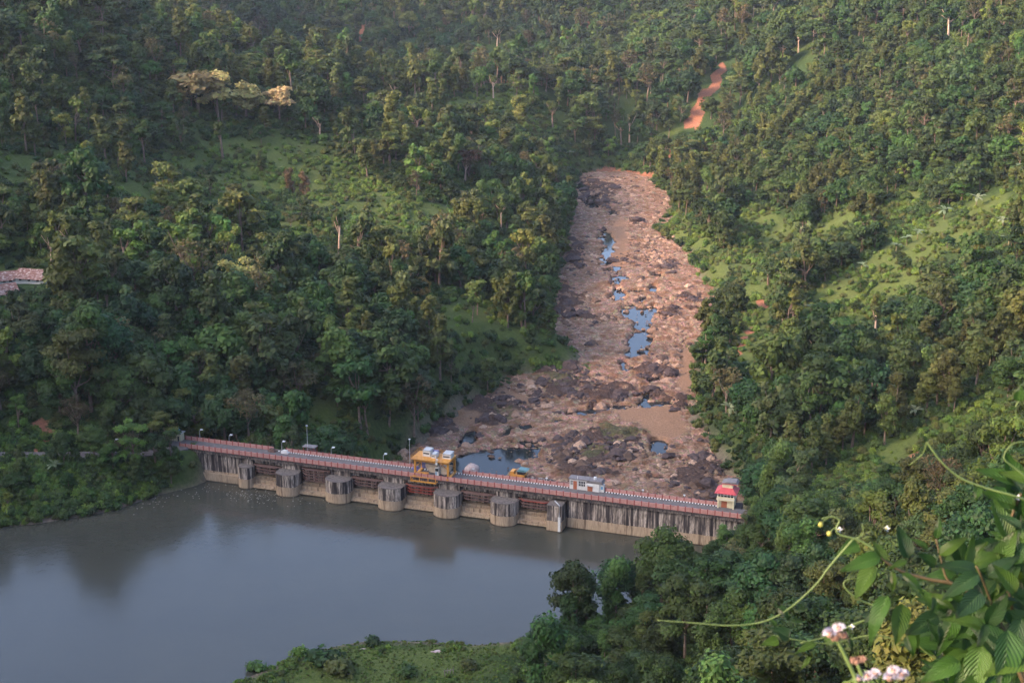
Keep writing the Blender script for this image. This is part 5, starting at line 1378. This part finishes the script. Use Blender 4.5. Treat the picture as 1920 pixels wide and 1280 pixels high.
def stem(parent, pts, r0, r1, m=None, name='stem'):
    P = [atd(*q) - Vector(parent.location) for q in pts]; Q = []
    n = len(P)
    for i in range(n - 1):
        p0 = P[max(i - 1, 0)]; p1 = P[i]; p2 = P[i + 1]; p3 = P[min(i + 2, n - 1)]
        for k in range(6):
            t = k / 6; Q.append(.5 * ((2 * p1) + (p2 - p0) * t + (2 * p0 - 5 * p1 + 4 * p2 - p3) * t * t + (3 * p1 - p0 - 3 * p2 + p3) * t ** 3))
    Q.append(P[-1]); rs = [r0 + (r1 - r0) * k / (len(Q) - 1) for k in range(len(Q))]
    return MB().tube(Q, rs, 7).build(name, m or M_vstem, parent, True)
root = atd(2050, 1500, 3.0)
vp = thing('climbing_plant', 'large leafy green climbing plant hanging in from the right beside the viewpoint', 'climbing plant', root)
rr = random.Random(5)
stem(vp, [(2050, 1500, 3.0), (1930, 1300, 3.0), (1870, 1160, 3.0), (1800, 1100, 3.0), (1740, 1085, 3.0), (1690, 1070, 3.0), (1650, 1045, 3.0)], .006, .0025, M_rstem, 'branch')
stem(vp, [(1930, 1300, 3.05), (1900, 1150, 3.1), (1880, 1050, 3.1), (1900, 960, 3.1), (1930, 900, 3.1)], .005, .0025, M_rstem, 'branch')
stem(vp, [(1800, 1100, 3.0), (1776, 1085, 3.0), (1765, 1050, 3.0), (1755, 1010, 3.0)], .003, .002, M_rstem, 'branch')
stem(vp, [(1870, 1160, 3.0), (1840, 1080, 2.95), (1830, 1060, 2.95)], .003, .002, M_rstem, 'branch')
key = [  # px, py (leaf base), tip angle, length, mesh, tilt, roll, depth
    (1703, 1046, 108, .075, 2, .1, .1, 2.95), (1650, 1045, 188, .085, 1, .3, 0, 2.95), (1660, 1052, 120, .05, 2, -.1, 0, 3.0), (1610, 1020, 200, .055, 4, .2, 0, 2.98), (1640, 1060, 235, .085, 2, .2, -.6, 3.0),
    (1672, 1070, 275, .045, 5, .2, 0, 2.9), (1700, 1050, 195, .04, 3, .4, .2, 2.85), (1755, 1010, 80, .05, 5, .1, 0, 3.0), (1760, 1040, 35, .075, 5, .1, .3, 2.98), (1770, 1048, 20, .08, 5, 0, -.3, 3.05),
    (1740, 1030, 140, .045, 5, .1, 0, 3.0), (1755, 1060, 145, .055, 2, .3, 0, 3.02), (1780, 1040, 350, .07, 3, .1, 0, 3.02), (1690, 1075, 330, .06, 3, .4, .2, 2.9), (1745, 1115, 335, .06, 5, .5, 0, 2.9),
    (1750, 1118, 270, .04, 5, .2, .3, 2.85), (1665, 1115, 240, .11, 5, .2, -.4, 2.95), (1690, 1130, 262, .09, 2, .1, .2, 3.0), (1620, 1170, 35, .06, 5, .1, 0, 3.0), (1700, 1190, 290, .05, 4, .1, 0, 2.95),
    (1830, 1070, 160, .08, 1, .3, .2, 2.9), (1835, 1075, 205, .09, 1, .35, 0, 2.88), (1840, 1110, 215, .085, 2, .5, 0, 2.85), (1850, 1080, 40, .08, 1, .2, 0, 2.92), (1865, 1060, 60, .09, 2, .1, .2, 3.0),
    (1890, 1010, 110, .10, 2, .0, .2, 3.05), (1900, 1060, 75, .10, 1, 0, -.2, 3.0), (1905, 1110, 130, .08, 2, .2, 0, 2.9), (1845, 1175, 160, .085, 5, .2, 0, 2.88), (1850, 1170, 60, .08, 2, .2, .3, 2.9),
    (1848, 1168, 255, .06, 3, .3, .3, 2.85), (1890, 1180, 262, .13, 0, .3, .1, 2.8), (1840, 1210, 255, .11, 2, .2, -.2, 2.85), (1915, 1160, 250, .10, 0, .3, 0, 2.85), (1790, 1150, 250, .10, 1, .1, .1, 3.0), (1800, 1240, 200, .09, 0, .2, 0, 2.9),
    (1880, 1260, 190, .09, 2, .2, 0, 2.85), (1920, 1230, 200, .09, 4, .2, 0, 2.8), (1910, 960, 100, .12, 2, 0, .2, 3.1), (1925, 1000, 120, .10, 0, 0, 0, 3.1)]
for a, b, ang, L, q, ti, ro, d in key: put_leaf(vp, a, b, d, ang, L * 1.0, q, ti, ro)
for k in range(236):
    b = rr.uniform(1010, 1300); lim = np.interp(b, [1010, 1060, 1120, 1180, 1300], [1860, 1790, 1740, 1760, 1770])
    a = rr.uniform(lim, 1960); d = rr.uniform(2.95, 3.5)
    put_leaf(vp, a, b, d, rr.choice([rr.uniform(200, 300), rr.uniform(110, 200), rr.uniform(20, 80)]), rr.uniform(.05, .095), rr.choice([0, 1, 2, 5, 3]), rr.uniform(-.1, .5), rr.uniform(-.6, .6))
for k in range(26):
    a = rr.uniform(1880, 1960); b = rr.uniform(900, 1080); put_leaf(vp, a, b, rr.uniform(3.0, 3.3), rr.uniform(60, 200), rr.uniform(.06, .10), rr.choice([0, 1, 2]), rr.uniform(-.1, .4), rr.uniform(-.5, .5))
# long tendrils
tn = thing('vine_tendril', 'long thin green tendril arching left over the dark trees', 'vine', tuple(atd(1570, 1050, 2.95)))
stem(tn, [(1600, 1010, 2.95), (1555, 1062, 2.95), (1530, 1095, 2.95), (1480, 1140, 2.95), (1430, 1165, 2.95), (1370, 1172, 2.95), (1300, 1167, 2.95), (1232, 1162, 2.95)], .0024, .0010)
put_leaf(tn, 1458, 1138, 2.95, 320, .035, 4, .1); put_leaf(tn, 1455, 1140, 2.95, 100, .02, 5, .1); put_leaf(tn, 1305, 1168, 2.95, 290, .018, 5, .1)
tn = thing('vine_tendril', 'yellow green tendril slanting down to the right picture edge', 'vine', tuple(atd(1920, 935, 2.8)))
stem(tn, [(1738, 828, 2.8), (1762, 862, 2.8), (1800, 895, 2.8), (1850, 915, 2.8), (1930, 940, 2.8), (2040, 1000, 2.9)], .0016, .0026)
put_leaf(tn, 1835, 912, 2.8, 255, .03, 4, .1); put_leaf(tn, 1738, 828, 2.8, 120, .016, 4, .2)
stem(tn, [(1738, 828, 2.8), (1730, 850, 2.82), (1705, 872, 2.84)], .0012, .0008, None, 'tendril')
tn = thing('vine_tendril', 'curled green tendril at the right edge above the slanting one', 'vine', tuple(atd(1920, 770, 2.7)))
stem(tn, [(1990, 800, 2.7), (1920, 790, 2.7), (1905, 775, 2.7), (1908, 755, 2.7), (1925, 745, 2.7)], .0016, .0012); put_leaf(tn, 1908, 752, 2.7, 80, .035, 4, .1); put_leaf(tn, 1905, 762, 2.7, 200, .02, 5, .1)
stem(tn, [(1960, 835, 2.7), (1920, 828, 2.7), (1895, 835, 2.7), (1882, 858, 2.7), (1900, 875, 2.7), (1925, 895, 2.7)], .0011, .0014)
tn = thing('vine_tendril', 'looped tendril with small white flower above the big leaf', 'vine', tuple(atd(1600, 1010, 2.95)))
stem(tn, [(1640, 1030, 2.95), (1610, 1012, 2.95), (1575, 1002, 2.95), (1568, 990, 2.95), (1574, 975, 2.95), (1560, 968, 2.95), (1540, 972, 2.95)], .0026, .0012)
stem(tn, [(1605, 1010, 2.95), (1618, 1000, 2.95), (1617, 982, 2.95)], .0014, .0008)
tn2 = thing('vine_tendril', 'thin hooked tendril hanging among the middle leaves', 'vine', tuple(atd(1640, 1135, 3.0)))
stem(tn2, [(1640, 1135, 3.0), (1605, 1120, 3.0), (1584, 1100, 3.0), (1585, 1088, 3.0), (1605, 1083, 3.0)], .0022, .001)
tn3 = thing('vine_tendril', 'lower thin stems crossing behind the pink flower heads', 'vine', tuple(atd(1700, 1200, 3.1)))
stem(tn3, [(1710, 1210, 3.1), (1640, 1190, 3.1), (1560, 1205, 3.1), (1500, 1200, 3.1), (1450, 1190, 3.1)], .0016, .0012)
stem(tn3, [(1660, 1150, 3.1), (1600, 1170, 3.1), (1560, 1190, 3.1), (1500, 1205, 3.1)], .0022, .0014)
stem(tn3, [(1710, 1195, 3.1), (1740, 1225, 3.1), (1800, 1260, 3.1), (1880, 1310, 3.1)], .0016, .002)
for a, b, ang, L, q in ((1480, 1195, 150, .05, 4), (1460, 1200, 190, .04, 4), (1530, 1205, 200, .05, 5), (1545, 1200, 10, .045, 4), (1520, 1230, 230, .035, 5), (1700, 1170, 300, .06, 4), (1590, 1195, 300, .03, 5), (1455, 1175, 120, .03, 5)):
    put_leaf(tn3, a, b, 3.05, ang, L, q, .1)
def sphere_mb(r, k=8):
    mb = MB(); n = 5
    mb.v.append((0, 0, r))
    for i in range(1, n):
        for j in range(k): a = math.pi * i / n; mb.v.append((r * math.sin(a) * math.cos(6.283 * j / k), r * math.sin(a) * math.sin(6.283 * j / k), r * math.cos(a)))
    mb.v.append((0, 0, -r)); L_ = len(mb.v) - 1
    for j in range(k): mb.f += [(0, 1 + j, 1 + (j + 1) % k), (L_, 1 + (n - 2) * k + (j + 1) % k, 1 + (n - 2) * k + j)]
    for i in range(n - 2):
        for j in range(k): a = 1 + i * k + j; b = 1 + i * k + (j + 1) % k; mb.f.append((a, a + k, b + k, b))
    return mb
def fluff(seed, r, m):
    g = np.random.default_rng(seed); d = g.normal(size=(220, 3)); d /= np.linalg.norm(d, axis=1, keepdims=True); d[:, 2] = np.abs(d[:, 2]) - .2
    mb = MB()
    for v in d:
        v = Vector(v).normalized(); s_ = v.orthogonal().normalized() * r * .09; e = v * r * g.uniform(.8, 1.15); n0 = len(mb.v)
        mb.v += [tuple(v * r * .35 - s_), tuple(v * r * .35 + s_), tuple(e + s_ * .5), tuple(e - s_ * .5)]; mb.f.append((n0, n0 + 1, n0 + 2, n0 + 3))
    return mb.mesh('petal_tuft', m)
def flower(label, spots, base, d):
    t = thing('wildflower', label, 'flower', tuple(atd(*spots[0][:2], d)))
    core = sphere_mb(1).mesh('bud', M_bud, True)
    for k, (a, b, r_, kind) in enumerate(spots):
        p = atd(a, b, d) - Vector(t.location); r_m = r_ / F * d
        place('bud', core, t, p, None, (r_m * .62,) * 3)
        place('petal_tuft', fluff(k + 3, r_m, M_petal if kind else M_bud), t, p, (-.4, 0, k))
    stem(t, [(base[0][0], base[0][1], d)] + [(x, y, d) for x, y in base[1:]], .004, .0028)
    return t
flower('lilac pink flower head on a slanting stem over the dark trees', [(1556, 1188, 13, 1), (1573, 1178, 12, 1), (1568, 1194, 11, 0), (1584, 1192, 8, 0)], [(1620, 1320), (1600, 1262), (1575, 1210), (1570, 1196)], 2.3)
flower('brown withered flower head between the pale ones', [(1606, 1240, 10, 0), (1616, 1237, 9, 0), (1598, 1238, 7, 0)], [(1640, 1330), (1622, 1280), (1608, 1246)], 2.3)
flower('left one of the two white flower heads at the bottom edge', [(1610, 1272, 9, 1), (1628, 1268, 12, 1), (1640, 1263, 11, 1)], [(1650, 1380), (1640, 1320), (1628, 1276)], 2.3)
flower('right one of the two white flower heads at the bottom edge', [(1668, 1270, 12, 1), (1676, 1258, 12, 1), (1690, 1264, 12, 1), (1698, 1262, 8, 1)], [(1680, 1400), (1682, 1340), (1680, 1276)], 2.3)
for a, b, w_ in ((1573, 992, 'tiny white daisy on the looped tendril'), (1662, 990, 'tiny white daisy left of the biggest leaf'), (1596, 1174, 'tiny white daisy right of the lilac flower head'), (1908, 932, 'tiny pale flower on the yellow green tendril')):
    t = thing('small_flower', w_, 'flower', tuple(atd(a, b, 2.93)))
    pm_ = MB(); pm_.v = [(0, 0, 0), (.003, .0022, .001), (.0075, 0, .0015), (.003, -.0022, .001)]; pm_.f = [(0, 1, 2, 3)]; pe = pm_.mesh('petal', M_lampw)
    for k in range(5): place('petal', pe, t, None, (1.1, 0, 0)).rotation_euler = (math.pi / 2 * .6, k * 1.2566, 0)
    place('flower_centre', sphere_mb(.0026).mesh('flower_centre', M_yb, True), t)
for a, b, w_ in ((1539, 983, 'lone yellow bud beside the looped tendril'), (1555, 1000, 'greenish bud below the looped tendril')):
    t = thing('yellow_bud', w_, 'bud', tuple(atd(a, b, 2.95))); place('bud', sphere_mb(.006).mesh('bud', M_yb, True), t); stem(t, [(a, b, 2.95), (a + 6, b - 8, 2.95), (a + 14, b - 12, 2.95)], .001, .001)
print('trees', N, 'shown', (visn > 0).sum())

# ------------------------------------------------------------------ evening haze in the valley
hzm = bpy.data.materials.new('haze_air'); hzm.use_nodes = True
hn = hzm.node_tree; hn.nodes.remove(hn.nodes['Principled BSDF'])
pv = hn.nodes.new('ShaderNodeVolumePrincipled'); pv.inputs['Color'].default_value = (.72, .84, 1.0, 1); pv.inputs['Density'].default_value = .000042; pv.inputs['Anisotropy'].default_value = .2
hn.links.new(pv.outputs[0], hn.nodes['Material Output'].inputs['Volume'])
zt = float(max(HT.max(), max(v.co.z for v in tm.vertices))) + 40
hz = MB().box(-1320, 1320, -140, 3080, -30, zt).build('haze', hzm); stuff(hz)
